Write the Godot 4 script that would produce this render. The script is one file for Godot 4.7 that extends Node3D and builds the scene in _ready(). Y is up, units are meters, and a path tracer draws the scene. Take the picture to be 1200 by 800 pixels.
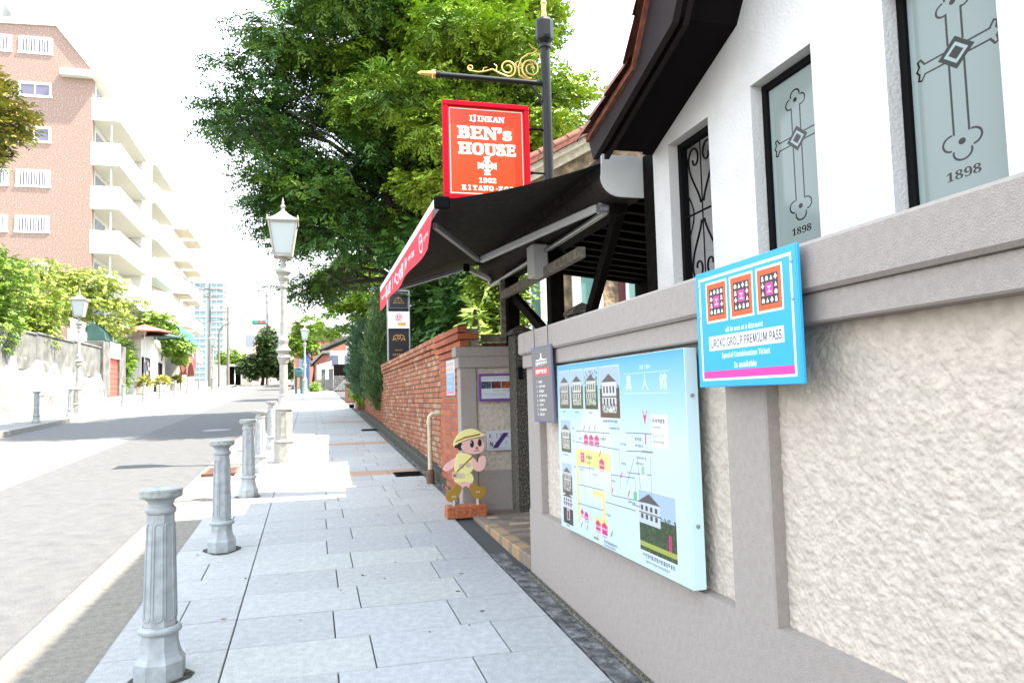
extends Node3D

const S := 0.0405            # the street climbs away from the camera
var mats := {}
var used_names := {}
var SB := Basis()            # axes of the sloping street

# ------------------------------------------------------------------ geometry
class Geo:
	var v := PackedVector3Array()
	var n := PackedVector3Array()
	var u := PackedVector2Array()
	var c := PackedColorArray()
	var col := Color.WHITE
	var any_col := false

	func put(p: Vector3, nn: Vector3, uv: Vector2) -> void:
		v.append(p); n.append(nn); u.append(uv); c.append(col)

	func tri(a: Vector3, b: Vector3, d: Vector3) -> void:      # counter-clockwise from outside
		var nn := (b - a).cross(d - a).normalized()
		put(a, nn, Vector2(a.x, a.y)); put(d, nn, Vector2(d.x, d.y)); put(b, nn, Vector2(b.x, b.y))

	func tri_n(a: Vector3, b: Vector3, d: Vector3, na: Vector3, nb: Vector3, nd: Vector3) -> void:
		put(a, na, Vector2.ZERO); put(d, nd, Vector2.ZERO); put(b, nb, Vector2.ZERO)

	func quad(a: Vector3, b: Vector3, d: Vector3, e: Vector3) -> void:
		var nn := (b - a).cross(e - a)
		if nn.length() < 1e-12: nn = (d - b).cross(e - b)
		nn = nn.normalized()
		var ua := Vector2(0, 1); var ub := Vector2(1, 1); var ud := Vector2(1, 0); var ue := Vector2(0, 0)
		put(a, nn, ua); put(d, nn, ud); put(b, nn, ub)
		put(a, nn, ua); put(e, nn, ue); put(d, nn, ud)

	func quad_n(a: Vector3, b: Vector3, d: Vector3, e: Vector3, na: Vector3, nb: Vector3, nd: Vector3, ne: Vector3) -> void:
		tri_n(a, b, d, na, nb, nd); tri_n(a, d, e, na, nd, ne)

	func out(p: Array, mid: Vector3) -> void:                   # convex face turned away from mid
		var ce := Vector3.ZERO
		for q in p: ce += q
		ce /= p.size()
		var nn: Vector3 = (p[1] - p[0]).cross(p[2] - p[0])
		if nn.dot(ce - mid) < 0: p.reverse()
		if p.size() == 4: quad(p[0], p[1], p[2], p[3])
		else: tri(p[0], p[1], p[2])

	func box(t: Transform3D, s: Vector3, b := 0.0) -> void:
		var h := s / 2.0
		var m := t.origin
		var P := func(sg: Vector3, ax: int) -> Vector3:
			var q := Vector3(sg.x * h.x, sg.y * h.y, sg.z * h.z)
			for i in 3:
				if i != ax: q[i] -= sg[i] * b
			return t * q
		for ax in 3:
			var i := (ax + 1) % 3
			var j := (ax + 2) % 3
			for sg in [-1.0, 1.0]:
				var f := []
				for w in [[-1, -1], [1, -1], [1, 1], [-1, 1]]:
					var q := Vector3.ZERO
					q[ax] = sg; q[i] = w[0]; q[j] = w[1]
					f.append(P.call(q, ax))
				out(f, m)
		if b <= 0.0: return
		for k in 3:
			var i := (k + 1) % 3
			var j := (k + 2) % 3
			for a in [-1.0, 1.0]:
				for d in [-1.0, 1.0]:
					var q0 := Vector3.ZERO
					q0[i] = a; q0[j] = d
					var lo := q0; var hi := q0
					lo[k] = -1; hi[k] = 1
					out([P.call(lo, i), P.call(hi, i), P.call(hi, j), P.call(lo, j)], m)
		for a in [-1.0, 1.0]:
			for d in [-1.0, 1.0]:
				for e in [-1.0, 1.0]:
					var q := Vector3(a, d, e)
					out([P.call(q, 0), P.call(q, 1), P.call(q, 2)], m)

	func bx(x0: float, x1: float, y0: float, y1: float, z0: float, z1: float, b := 0.0) -> void:
		box(Transform3D(Basis(), Vector3((x0 + x1) / 2, (y0 + y1) / 2, (z0 + z1) / 2)), Vector3(absf(x1 - x0), absf(y1 - y0), absf(z1 - z0)), b)

	func bar(a: Vector3, b: Vector3, w: float, h: float, bev := 0.0, up := Vector3.UP) -> void:    # a box from a to b
		var z := (b - a).normalized()
		if absf(z.dot(up)) > 0.99: up = Vector3.RIGHT
		var x := up.cross(z).normalized()
		var y := z.cross(x)
		box(Transform3D(Basis(x, y, z), (a + b) / 2), Vector3(w, h, a.distance_to(b)), bev)

	func lathe(t: Transform3D, prof: Array, seg: int, smooth := true, turn := 0.0) -> void:
		for k in prof.size() - 1:
			var p: Vector2 = prof[k]
			var q: Vector2 = prof[k + 1]
			var d := Vector2(q.y - p.y, -(q.x - p.x)).normalized()
			for i in seg:
				var a0 := TAU * i / seg + turn
				var a1 := TAU * (i + 1) / seg + turn
				var r0 := Vector3(cos(a0), 0, -sin(a0))
				var r1 := Vector3(cos(a1), 0, -sin(a1))
				var A := t * (r0 * p.x + Vector3.UP * p.y)
				var B := t * (r1 * p.x + Vector3.UP * p.y)
				var C := t * (r1 * q.x + Vector3.UP * q.y)
				var D := t * (r0 * q.x + Vector3.UP * q.y)
				if smooth:
					var n0 := (t.basis * (r0 * d.x + Vector3.UP * d.y)).normalized()
					var n1 := (t.basis * (r1 * d.x + Vector3.UP * d.y)).normalized()
					if q.x > 1e-5: tri_n(A, C, D, n0, n1, n0)
					if p.x > 1e-5: tri_n(A, B, C, n0, n1, n1)
				else:
					if q.x > 1e-5: tri(A, C, D)
					if p.x > 1e-5: tri(A, B, C)

	func tube(path: Array, r0: float, r1 := -1.0, sides := 8, closed := false) -> void:
		if r1 < 0: r1 = r0
		var m := path.size()
		var x := Vector3.ZERO
		var rings := []
		for i in m:
			var a: Vector3 = path[(i - 1 + m) % m] if closed else path[maxi(i - 1, 0)]
			var b: Vector3 = path[(i + 1) % m] if closed else path[mini(i + 1, m - 1)]
			var z := (b - a).normalized()
			if x == Vector3.ZERO: x = z.cross(Vector3.UP if absf(z.y) < 0.9 else Vector3.RIGHT)
			x = (x - z * x.dot(z)).normalized()
			var y := z.cross(x)
			var r := lerpf(r0, r1, float(i) / (m - 1))
			var ring := []
			for k in sides:
				var an := TAU * k / sides
				var d := x * cos(an) + y * sin(an)
				ring.append([path[i] + d * r, d])
			rings.append(ring)
		for i in (m if closed else m - 1):
			var R: Array = rings[i]
			var Q: Array = rings[(i + 1) % m]
			for k in sides:
				var l := (k + 1) % sides
				quad_n(R[k][0], R[l][0], Q[l][0], Q[k][0], R[k][1], R[l][1], Q[l][1], Q[k][1])
		if not closed:
			for k in range(1, sides - 1):
				tri(rings[0][0][0], rings[0][k + 1][0], rings[0][k][0])
				tri(rings[m - 1][0][0], rings[m - 1][k][0], rings[m - 1][k + 1][0])

	func prism(poly: PackedVector2Array, t: Transform3D, depth: float) -> void:      # local XY outline, from z = 0 to depth
		var area := 0.0
		var m := poly.size()
		for i in m: area += poly[i].cross(poly[(i + 1) % m])
		if area < 0: poly.reverse()
		var id := Geometry2D.triangulate_polygon(poly)
		var flip := t.basis.determinant() < 0
		for k in range(0, id.size(), 3):
			var a := poly[id[k]]; var b := poly[id[k + 1]]; var d := poly[id[k + 2]]
			if (b - a).cross(d - a) < 0:
				var sw := b
				b = d; d = sw
			if flip:
				var sw2 := b
				b = d; d = sw2
			tri(t * Vector3(a.x, a.y, depth), t * Vector3(b.x, b.y, depth), t * Vector3(d.x, d.y, depth))
			tri(t * Vector3(a.x, a.y, 0), t * Vector3(d.x, d.y, 0), t * Vector3(b.x, b.y, 0))
		for i in m:
			var a := poly[i]
			var b := poly[(i + 1) % m]
			if flip:
				var sw := a
				a = b; b = sw
			quad(t * Vector3(a.x, a.y, 0), t * Vector3(b.x, b.y, 0), t * Vector3(b.x, b.y, depth), t * Vector3(a.x, a.y, depth))

	func mesh() -> ArrayMesh:
		var a := []
		a.resize(Mesh.ARRAY_MAX)
		a[Mesh.ARRAY_VERTEX] = v
		a[Mesh.ARRAY_NORMAL] = n
		a[Mesh.ARRAY_TEX_UV] = u
		if any_col: a[Mesh.ARRAY_COLOR] = c
		var me := ArrayMesh.new()
		me.add_surface_from_arrays(Mesh.PRIMITIVE_TRIANGLES, a)
		return me

# ------------------------------------------------------------------ flat print
class Paint:
	var img: Image
	var w: int
	var h: int
	var rng := RandomNumberGenerator.new()
	func _init(ww: int, hh: int, bg: Color, sd := 1) -> void:
		w = ww; h = hh
		img = Image.create(w * 2, h * 2, false, Image.FORMAT_RGBA8)
		img.fill(bg)
		rng.seed = sd
	func rect(x: float, y: float, ww: float, hh: float, c: Color) -> void:
		img.fill_rect(Rect2i(roundi(x * 2), roundi(y * 2), maxi(1, roundi(ww * 2)), maxi(1, roundi(hh * 2))), c)
	func frame(x: float, y: float, ww: float, hh: float, t: float, c: Color) -> void:
		rect(x, y, ww, t, c); rect(x, y + hh - t, ww, t, c); rect(x, y, t, hh, c); rect(x + ww - t, y, t, hh, c)
	func poly(p: Array, c: Color) -> void:
		var y0 := 1e9; var y1 := -1e9
		for q in p: y0 = minf(y0, q.y * 2); y1 = maxf(y1, q.y * 2)
		for yy in range(maxi(0, floori(y0)), mini(h * 2 - 1, ceili(y1)) + 1):
			var yc := yy + 0.5
			var xs := []
			for i in p.size():
				var a: Vector2 = p[i] * 2
				var b: Vector2 = p[(i + 1) % p.size()] * 2
				if (a.y <= yc) != (b.y <= yc): xs.append(a.x + (yc - a.y) / (b.y - a.y) * (b.x - a.x))
			xs.sort()
			for k in range(0, xs.size() - 1, 2):
				var xa := roundi(xs[k])
				var xb := roundi(xs[k + 1])
				if xb > xa: img.fill_rect(Rect2i(xa, yy, xb - xa, 1), c)
	func line(a: Vector2, b: Vector2, t: float, c: Color) -> void:
		var d := (b - a).normalized() * t / 2
		var s := Vector2(-d.y, d.x)
		poly([a - d + s, b + d + s, b + d - s, a - d - s], c)
	func path(p: Array, t: float, c: Color) -> void:
		for i in p.size() - 1: line(p[i], p[i + 1], t, c)
	func disc(o: Vector2, r: float, c: Color, ry := -1.0) -> void:
		if ry < 0: ry = r
		var p := []
		for i in 24: p.append(o + Vector2(cos(TAU * i / 24) * r, sin(TAU * i / 24) * ry))
		poly(p, c)
	func arc(o: Vector2, r: float, a0: float, a1: float, t: float, c: Color) -> void:
		var p := []
		for i in 17: p.append(o + Vector2.from_angle(lerpf(a0, a1, i / 16.0)) * r)
		path(p, t, c)
	# the lettering of a font, its capitals hh high, centred on x (align 0) or starting there (align -1); y is the middle of the capitals
	func text(s: String, serif: bool, x: float, y: float, hh: float, c: Color, xs := 1.0, align := 0, fat := 0.0, bold := true) -> void:
		var f := SystemFont.new()
		f.font_names = PackedStringArray(["Droid Serif" if serif else "Droid Sans"])
		f.font_weight = 700 if bold else 400
		var t := TextMesh.new()
		t.font = f; t.text = s; t.font_size = 64; t.pixel_size = 1.0; t.depth = 0.0; t.curve_step = 2.0
		t.horizontal_alignment = HORIZONTAL_ALIGNMENT_LEFT
		var a := t.get_mesh_arrays()
		var vs: PackedVector3Array = a[Mesh.ARRAY_VERTEX]
		var ix: PackedInt32Array = a[Mesh.ARRAY_INDEX] if a[Mesh.ARRAY_INDEX] != null else PackedInt32Array()
		if ix.is_empty():
			for i in vs.size(): ix.append(i)
		var lo := Vector2(1e9, 1e9); var hi := -lo
		for q in vs: lo = lo.min(Vector2(q.x, q.y)); hi = hi.max(Vector2(q.x, q.y))
		var k := hh / 46.0
		var ox := x - lo.x * k * xs
		if align == 0: ox = x - (lo.x + hi.x) / 2 * k * xs
		if align == 1: ox = x - hi.x * k * xs
		# base line: TextMesh centres the line; find it from a capital
		var mid := (lo.y + hi.y) / 2
		if s != s.to_upper():
			t.text = "H"
			var hb := t.get_aabb()
			mid = hb.position.y + hb.size.y / 2
		var offs := [Vector2.ZERO]
		if fat > 0: offs = [Vector2(-fat, -fat), Vector2(fat, -fat), Vector2(fat, fat), Vector2(-fat, fat), Vector2(fat, 0), Vector2(-fat, 0)]
		for o in offs:
			for i in range(0, ix.size(), 3):
				var p := []
				for j in 3:
					var q := vs[ix[i + j]]
					p.append(Vector2(ox + q.x * k * xs, y - (q.y - mid) * k) + o)
				poly(p, c)
	const GLYPH := {
		"異": [[2, 0, 8, 0, 8, 4, 2, 4, 2, 0], [2, 2, 8, 2], [5, 0, 5, 4], [1, 6, 9, 6], [3.3, 4.6, 3.3, 8], [6.7, 4.6, 6.7, 8], [0, 8, 10, 8], [3.5, 8.4, 1, 10], [6.5, 8.4, 9, 10]],
		"人": [[5, 0, 4.6, 4, 1, 10], [5, 3.4, 6.4, 6.6, 10, 10]],
		"館": [[2.5, 0, 0, 3], [2.5, 0, 5, 3], [1, 3.6, 4, 3.6, 4, 7, 1, 7], [1, 3.6, 1, 10, 4, 8.6], [1, 5.3, 4, 5.3], [7.6, 0, 7.6, 1.2], [5.6, 2.4, 5.6, 1.2, 10, 1.2, 10, 2.4], [6.6, 3, 6.6, 10], [6.6, 3, 9.2, 3, 9.2, 5.6, 6.6, 5.6], [6.6, 7, 9.6, 7, 9.6, 10, 6.6, 10]],
		"北": [[3.6, 0, 3.6, 10], [0, 3, 3.6, 3], [0, 9, 3.6, 7.6], [6.2, 0, 6.2, 9.4, 10, 9.4, 10, 7.6], [9.4, 2.4, 6.2, 4.6]],
		"野": [[0, 0, 4, 0, 4, 5, 0, 5, 0, 0], [0, 2.5, 4, 2.5], [2, 0, 2, 9], [0, 7, 4, 7], [0, 9.6, 4.4, 9], [5.4, 0.6, 9.4, 0.6, 7.6, 3], [5, 4, 10, 4, 9, 6], [7.6, 4, 7.6, 10, 6.4, 9.4]],
		"家": [[5, 0, 5, 1.4], [0.6, 3, 0.6, 1.4, 9.6, 1.4, 9.6, 3], [2, 3.4, 8, 3.4], [5, 3.4, 1, 6.4], [4.4, 4.6, 6, 7, 5.4, 10, 4, 9.4], [5, 6, 1, 8.4], [5.6, 7.6, 1, 10], [8.6, 4.6, 6, 6.6], [6, 6.4, 9.8, 9.8]],
		"ベ": [[0, 6, 3, 2.6, 10, 8.6], [6.6, 1, 7.6, 2.6], [8.4, 0.4, 9.4, 2]],
		"ン": [[1, 2, 4, 3.6], [1, 9.4, 5, 8.6, 9.4, 3]],
		"の": [[5, 2, 4, 7, 2, 8.4, 0.6, 6, 2, 3, 5, 2, 8, 3, 9.4, 5.6, 8.4, 8.4, 6, 9.6]],
		"ご": [[1.6, 2, 7, 2, 5.6, 3.2], [1.4, 7, 3, 8.8, 8, 8.6], [8, 0.4, 8.8, 1.8], [9.4, 0, 10, 1.4]],
		"案": [[5, 0, 5, 1.2], [0.8, 2.6, 0.8, 1.2, 9.4, 1.2, 9.4, 2.6], [0.6, 3.6, 9.6, 3.6], [4.4, 2.2, 3, 5, 8, 6], [7, 3.6, 2, 6], [0.4, 7.2, 9.8, 7.2], [5, 6, 5, 10], [4.6, 7.4, 1, 9.8], [5.4, 7.4, 9.4, 9.8]],
		"内": [[1, 10, 1, 2, 9.4, 2, 9.4, 10], [5, 0, 4.6, 4, 2.4, 7.4], [5, 3.6, 7.6, 7]],
	}
	func kanji(s: String, x: float, y: float, hh: float, c: Color, t: float, gap := 1.25) -> void:   # top-left corner
		for i in s.length():
			for st in GLYPH[s[i]]:
				var p := []
				for k in range(0, st.size(), 2): p.append(Vector2(x + i * hh * gap + st[k] * hh / 10.0, y + st[k + 1] * hh / 10.0))
				path(p, t, c)
	func scribble(x: float, y: float, hh: float, count: int, c: Color) -> void:     # print too small to read
		for i in count:
			var X := x + i * hh * 1.12
			var s := hh
			for k in 2 + rng.randi() % 2: rect(X + rng.randf() * 0.15 * s, y + (k + 0.15) * s / 3.2, s * rng.randf_range(0.6, 0.9), s * 0.13, c)
			for k in 1 + rng.randi() % 2: rect(X + rng.randf_range(0.1, 0.8) * s, y, s * 0.13, s * rng.randf_range(0.5, 0.95), c)
	func photo(x: float, y: float, ww: float, hh: float, kind: int) -> void:         # a small printed photograph of a villa among trees
		rect(x - 3, y - 3, ww + 6, hh + 6, Color(0.97, 0.98, 1))
		rect(x, y, ww, hh, Color(0.72, 0.82, 0.95))
		rect(x, y + hh * 0.42, ww, hh * 0.58, Color(0.2, 0.27, 0.14) if kind != 0 else Color(0.42, 0.36, 0.32))
		for i in int(ww * hh / 90):
			var gx := x + rng.randf() * ww
			var gy := y + hh * rng.randf_range(0.35 if kind != 2 else 0.05, 1.0)
			var r := rng.randf_range(2, 7)
			var g := rng.randf_range(0.12, 0.55)
			rect(clampf(gx, x, x + ww - r), clampf(gy, y, y + hh - r), r, r, Color(g * 0.6, g, g * 0.35))
		var bx := x + ww * 0.12; var bw := ww * 0.72
		var by := y + hh * 0.3; var bh := hh * 0.6
		if kind == 4:
			rect(x, y, ww, hh, Color(0.2, 0.18, 0.19)); bx = x; bw = ww; by = y + 2; bh = hh * 0.42
		if kind == 5:
			bx = x; bw = ww * 0.6; by = y + hh * 0.2; bh = hh * 0.35
		if kind == 3: rect(x, y + hh * 0.7, ww, hh * 0.3, Color(0.45, 0.15, 0.14))
		var wallc: Color = [Color(0.86, 0.82, 0.78), Color(0.9, 0.88, 0.84), Color(0.85, 0.87, 0.8), Color(0.92, 0.92, 0.92), Color(0.9, 0.9, 0.92), Color(0.85, 0.88, 0.9)][kind % 6]
		rect(bx, by, bw, bh, wallc)
		poly([Vector2(bx - 3, by), Vector2(bx + bw * 0.5, by - hh * 0.16), Vector2(bx + bw + 3, by)], Color(0.35, 0.32, 0.33))
		for r in 2:
			for q in 4: rect(bx + bw * (0.1 + q * 0.22), by + bh * (0.14 + r * 0.4), bw * 0.11, bh * 0.22, Color(0.25, 0.26, 0.3))
		rect(bx, by + bh * 0.46, bw, bh * 0.05, Color(0.4, 0.38, 0.36))
		for i in int(ww * hh / 160):
			var r2 := rng.randf_range(2, 6)
			var g2 := rng.randf_range(0.12, 0.55)
			rect(clampf(x + rng.randf() * ww, x, x + ww - r2), clampf(y + hh * rng.randf_range(0.72, 0.98), y, y + hh - r2), r2, r2, Color(g2 * 0.7, g2 * (1.0 if kind != 0 else 0.7), g2 * 0.5))
		if kind == 4: rect(x + ww * 0.36, y + hh * 0.45, ww * 0.3, hh * 0.4, Color(0.92, 0.78, 0.78)); rect(x + ww * 0.43, y + hh * 0.52, ww * 0.15, hh * 0.3, Color(0.2, 0.1, 0.12))
		if kind == 5: rect(x + ww * 0.8, y + hh * 0.6, ww * 0.07, hh * 0.3, Color(0.9, 0.1, 0.45)); rect(x, y + hh * 0.85, ww, hh * 0.08, Color(0.7, 0.75, 0.3))
	func tex() -> ImageTexture:
		img.shrink_x2()
		return ImageTexture.create_from_image(img)

# ------------------------------------------------------------------ textures and materials
func lin(r: float, g: float, b: float) -> Color:
	return Color(r, g, b).linear_to_srgb()

func noise(sd: int, freq: float, size := 256, oct := 4, kind := FastNoiseLite.TYPE_SIMPLEX_SMOOTH) -> Image:
	var f := FastNoiseLite.new()
	f.seed = sd; f.frequency = freq; f.noise_type = kind; f.fractal_octaves = oct
	return f.get_seamless_image(size, size)

func gray(sd: int, freq: float, lo: float, hi: float, size := 256, oct := 4, kind := FastNoiseLite.TYPE_SIMPLEX_SMOOTH, gamma := 1.0) -> ImageTexture:
	var im := noise(sd, freq, size, oct, kind)
	im.convert(Image.FORMAT_L8)
	var d := im.get_data()
	for i in d.size(): d[i] = int(255.0 * clampf(lo + (hi - lo) * pow(d[i] / 255.0, gamma), 0.0, 1.0))
	return ImageTexture.create_from_image(Image.create_from_data(size, size, false, Image.FORMAT_L8, d))

func speck(sd: int, lo: float, hi: float, size := 256) -> ImageTexture:     # mineral specks
	var rng := RandomNumberGenerator.new()
	rng.seed = sd
	var a := noise(sd, 0.02, size, 3); a.convert(Image.FORMAT_L8)
	var e := a.get_data()
	var d := PackedByteArray(); d.resize(size * size)
	for i in d.size():
		var r := rng.randf()
		var k := 0.55 + (r - 0.5) * 0.7 + (e[i] / 255.0 - 0.5) * 0.35
		if rng.randf() < 0.06: k = 0.0
		d[i] = int(255.0 * clampf(lo + (hi - lo) * k, 0, 1))
	return ImageTexture.create_from_image(Image.create_from_data(size, size, false, Image.FORMAT_L8, d))

func bump(sd: int, freq: float, strength: float, size := 256, oct := 4, kind := FastNoiseLite.TYPE_SIMPLEX_SMOOTH) -> ImageTexture:
	var im := noise(sd, freq, size, oct, kind)
	im.convert(Image.FORMAT_RGBA8)
	im.bump_map_to_normal_map(strength)
	return ImageTexture.create_from_image(im)

func M(key: String, c: Color, rough := 0.9, tx: Texture2D = null, metres := 1.0, nm: Texture2D = null, depth := 1.0) -> StandardMaterial3D:
	if mats.has(key): return mats[key]
	var m := StandardMaterial3D.new()
	m.resource_name = key
	m.albedo_color = c; m.roughness = rough
	if tx or nm:
		m.uv1_triplanar = true; m.uv1_world_triplanar = true
		m.uv1_scale = Vector3.ONE / metres
		m.albedo_texture = tx
		if nm: m.normal_enabled = true; m.normal_texture = nm; m.normal_scale = depth
	mats[key] = m
	return m

func printed(key: String, t: Texture2D, rough := 0.45, paper := 1.0) -> StandardMaterial3D:
	var m := StandardMaterial3D.new()
	m.albedo_color = lin(paper, paper, paper)
	m.resource_name = key; m.albedo_texture = t; m.roughness = rough
	mats[key] = m
	return m

# ------------------------------------------------------------------ the tree of things
func numbered(s: String) -> String:
	var k: int = used_names.get(s, 0)
	used_names[s] = k + 1
	return s if k == 0 else "%s_%03d" % [s, k]

func tag(o: Node, label: String, cat: String, group := "") -> Node:
	o.set_meta("label", label); o.set_meta("category", cat)
	if group: o.set_meta("group", group)
	return o

func thing(called: String, label: String, cat: String, at := Vector3.ZERO, group := "") -> Node3D:
	var o := Node3D.new()
	o.name = numbered(called); o.position = at
	add_child(o, true)
	tag(o, label, cat, group)
	return o

func part(called: String, g: Variant, m: Material, parent: Node3D) -> MeshInstance3D:
	var o := MeshInstance3D.new()
	o.mesh = g.mesh() if g is Geo else g
	o.material_override = m
	o.name = numbered(called) if parent == self else called
	parent.add_child(o, true)
	return o

func solo(called: String, g: Variant, m: Material, label: String, cat: String, group := "") -> MeshInstance3D:
	var o := part(called, g, m, self)
	tag(o, label, cat, group)
	return o

func struct(called: String, g: Variant, m: Material) -> MeshInstance3D:
	var o := part(called, g, m, self)
	o.set_meta("kind", "structure")
	return o

func copy(o: Node3D, at: Vector3, label: String, turn := 0.0) -> Node3D:
	var base: String = o.get_meta("base", o.name)
	var r: Node3D = o.duplicate()
	r.name = numbered(base)
	add_child(r, true)
	r.position = at; r.rotation.y = turn
	r.set_meta("label", label)
	return r

func gy(z: float) -> float: return -S * z
func V(x: float, y: float, z: float) -> Vector3: return Vector3(x, y, z)
func T(x: float, y: float, z: float, b := Basis()) -> Transform3D: return Transform3D(b, Vector3(x, y, z))
func ramp(g: Geo, x0: float, x1: float, z0: float, z1: float, h: float) -> void:   # a sheet on the slope, z0 the far end
	g.quad(V(x0, gy(z1) + h, z1), V(x1, gy(z1) + h, z1), V(x1, gy(z0) + h, z0), V(x0, gy(z0) + h, z0))
func ramp_box(g: Geo, x0: float, x1: float, z0: float, z1: float, lo: float, hi: float, b := 0.0) -> void:
	var zm := (z0 + z1) / 2
	g.box(Transform3D(SB, V((x0 + x1) / 2, gy(zm) + (lo + hi) / 2, zm)), V(absf(x1 - x0), hi - lo, absf(z1 - z0)), b)

# ------------------------------------------------------------------ foliage
func sprig(leaves: int, length: float, ll: float, lw: float, droop: float, sd: int, upright := false) -> ArrayMesh:
	var g := Geo.new()
	var r := RandomNumberGenerator.new()
	r.seed = sd
	for i in leaves:
		var f := (i + 0.5) / leaves
		var side := 1.0 if i % 2 == 0 else -1.0
		var at := V(r.randf_range(-0.12, 0.12) * length, r.randf_range(-0.06, 0.08) * length - droop * f * f * length, (f - 0.5) * length)
		var yaw := side * r.randf_range(0.5, 1.4)
		var d := V(sin(yaw), -droop * r.randf_range(0.3, 1.3), cos(yaw)).normalized()
		if upright: d = V(sin(yaw) * 0.4, r.randf_range(0.2, 0.5), 0.8).normalized()
		var up := V(r.randf_range(-0.5, 0.5), 1, r.randf_range(-0.5, 0.5))
		if upright: up = V(r.randf_range(-1, 1), 0.3, r.randf_range(-1, 1))
		var s := d.cross(up).normalized()
		var nn := s.cross(d).normalized()
		var L := ll * r.randf_range(0.7, 1.25)
		var W := lw * r.randf_range(0.8, 1.2) / 2
		var a := at
		var tip := at + d * L - nn * L * 0.12
		var m := at + d * L * 0.45
		var l := m + s * W - nn * W * 0.35
		var q := m - s * W - nn * W * 0.35
		g.tri(a, q, tip); g.tri(a, tip, l)
	return g.mesh()

func foliage(called: String, parent: Node3D, blobs: Array, me: Mesh, m: Material, count: int, sd: int, ca: Color, cb: Color, hole := 0.0, size := Vector2(0.7, 1.3), up := 0.0) -> MultiMeshInstance3D:
	var r := RandomNumberGenerator.new()
	r.seed = sd
	var nz := FastNoiseLite.new()
	nz.seed = sd; nz.frequency = 0.55; nz.fractal_octaves = 2
	var total := 0.0
	for b in blobs: total += b[1].x * b[1].y * b[1].z
	var put := []
	for b in blobs:
		var k := int(count * b[1].x * b[1].y * b[1].z / total)
		var tries := 0
		while k > 0 and tries < k * 12 + 400:
			tries += 1
			var d := V(r.randfn(), r.randfn(), r.randfn()).normalized()
			var rad := pow(r.randf(), 0.42)
			var p: Vector3 = b[0] + b[1] * d * rad
			if nz.get_noise_3d(p.x, p.y * 1.9, p.z) < hole * (1.0 if rad > 0.5 else 2.0) - 0.25: continue
			k -= 1
			put.append([p, d, rad, b[2] if b.size() > 2 else 0.5])
	var mm := MultiMesh.new()
	mm.transform_format = MultiMesh.TRANSFORM_3D
	mm.use_colors = true
	mm.mesh = me
	mm.instance_count = put.size()
	for i in put.size():
		var p: Vector3 = put[i][0]
		var d: Vector3 = put[i][1]
		var fw := (V(d.x, d.y * 0.35 + up, d.z) + V(r.randfn(), r.randfn() * 0.35, r.randfn()) * 0.55).normalized()
		if absf(fw.y) > 0.98: fw = V(0.2, fw.y, 0.1).normalized()
		var x := Vector3.UP.cross(fw).normalized()
		var y := fw.cross(x)
		var b := Basis(x, y, fw).rotated(fw, r.randfn() * 0.35).scaled(Vector3.ONE * r.randf_range(size.x, size.y))
		mm.set_instance_transform(i, Transform3D(b, p))
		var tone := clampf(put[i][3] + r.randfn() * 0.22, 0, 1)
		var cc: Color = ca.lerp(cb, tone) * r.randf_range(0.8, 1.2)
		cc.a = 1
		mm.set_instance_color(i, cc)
	var o := MultiMeshInstance3D.new()
	o.name = called; o.multimesh = mm; o.material_override = m
	o.set_meta("kind", "stuff")
	parent.add_child(o, true)
	return o

func pads(blobs: Array, count: int, sd: int, w: Vector2, flat: float, lean := 0.0) -> Array:     # breaks a crown into layered sprays of twigs
	var r := RandomNumberGenerator.new()
	r.seed = sd
	var total := 0.0
	for b in blobs: total += b[1].x * b[1].y * b[1].z
	var out := []
	for b in blobs:
		for k in maxi(2, int(round(count * b[1].x * b[1].y * b[1].z / total))):
			var d := V(r.randfn(), r.randfn(), r.randfn()).normalized()
			var p: Vector3 = b[0] + b[1] * d * pow(r.randf(), 0.38)
			var s := r.randf_range(w.x, w.y)
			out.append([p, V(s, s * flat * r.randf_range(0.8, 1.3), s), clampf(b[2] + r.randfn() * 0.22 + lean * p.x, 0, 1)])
	return out

func limb(g: Geo, a: Vector3, b: Vector3, r0: float, r1: float, r: RandomNumberGenerator, wob := 0.12) -> void:
	var p := []
	var L := a.distance_to(b)
	for i in 7:
		var f := i / 6.0
		p.append(a.lerp(b, f) + V(r.randfn(), r.randfn() * 0.5, r.randfn()) * L * wob * 0.35 * sin(f * PI) + V(0, L * 0.08 * sin(f * PI), 0))
	g.tube(p, r0, r1, 8)

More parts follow.
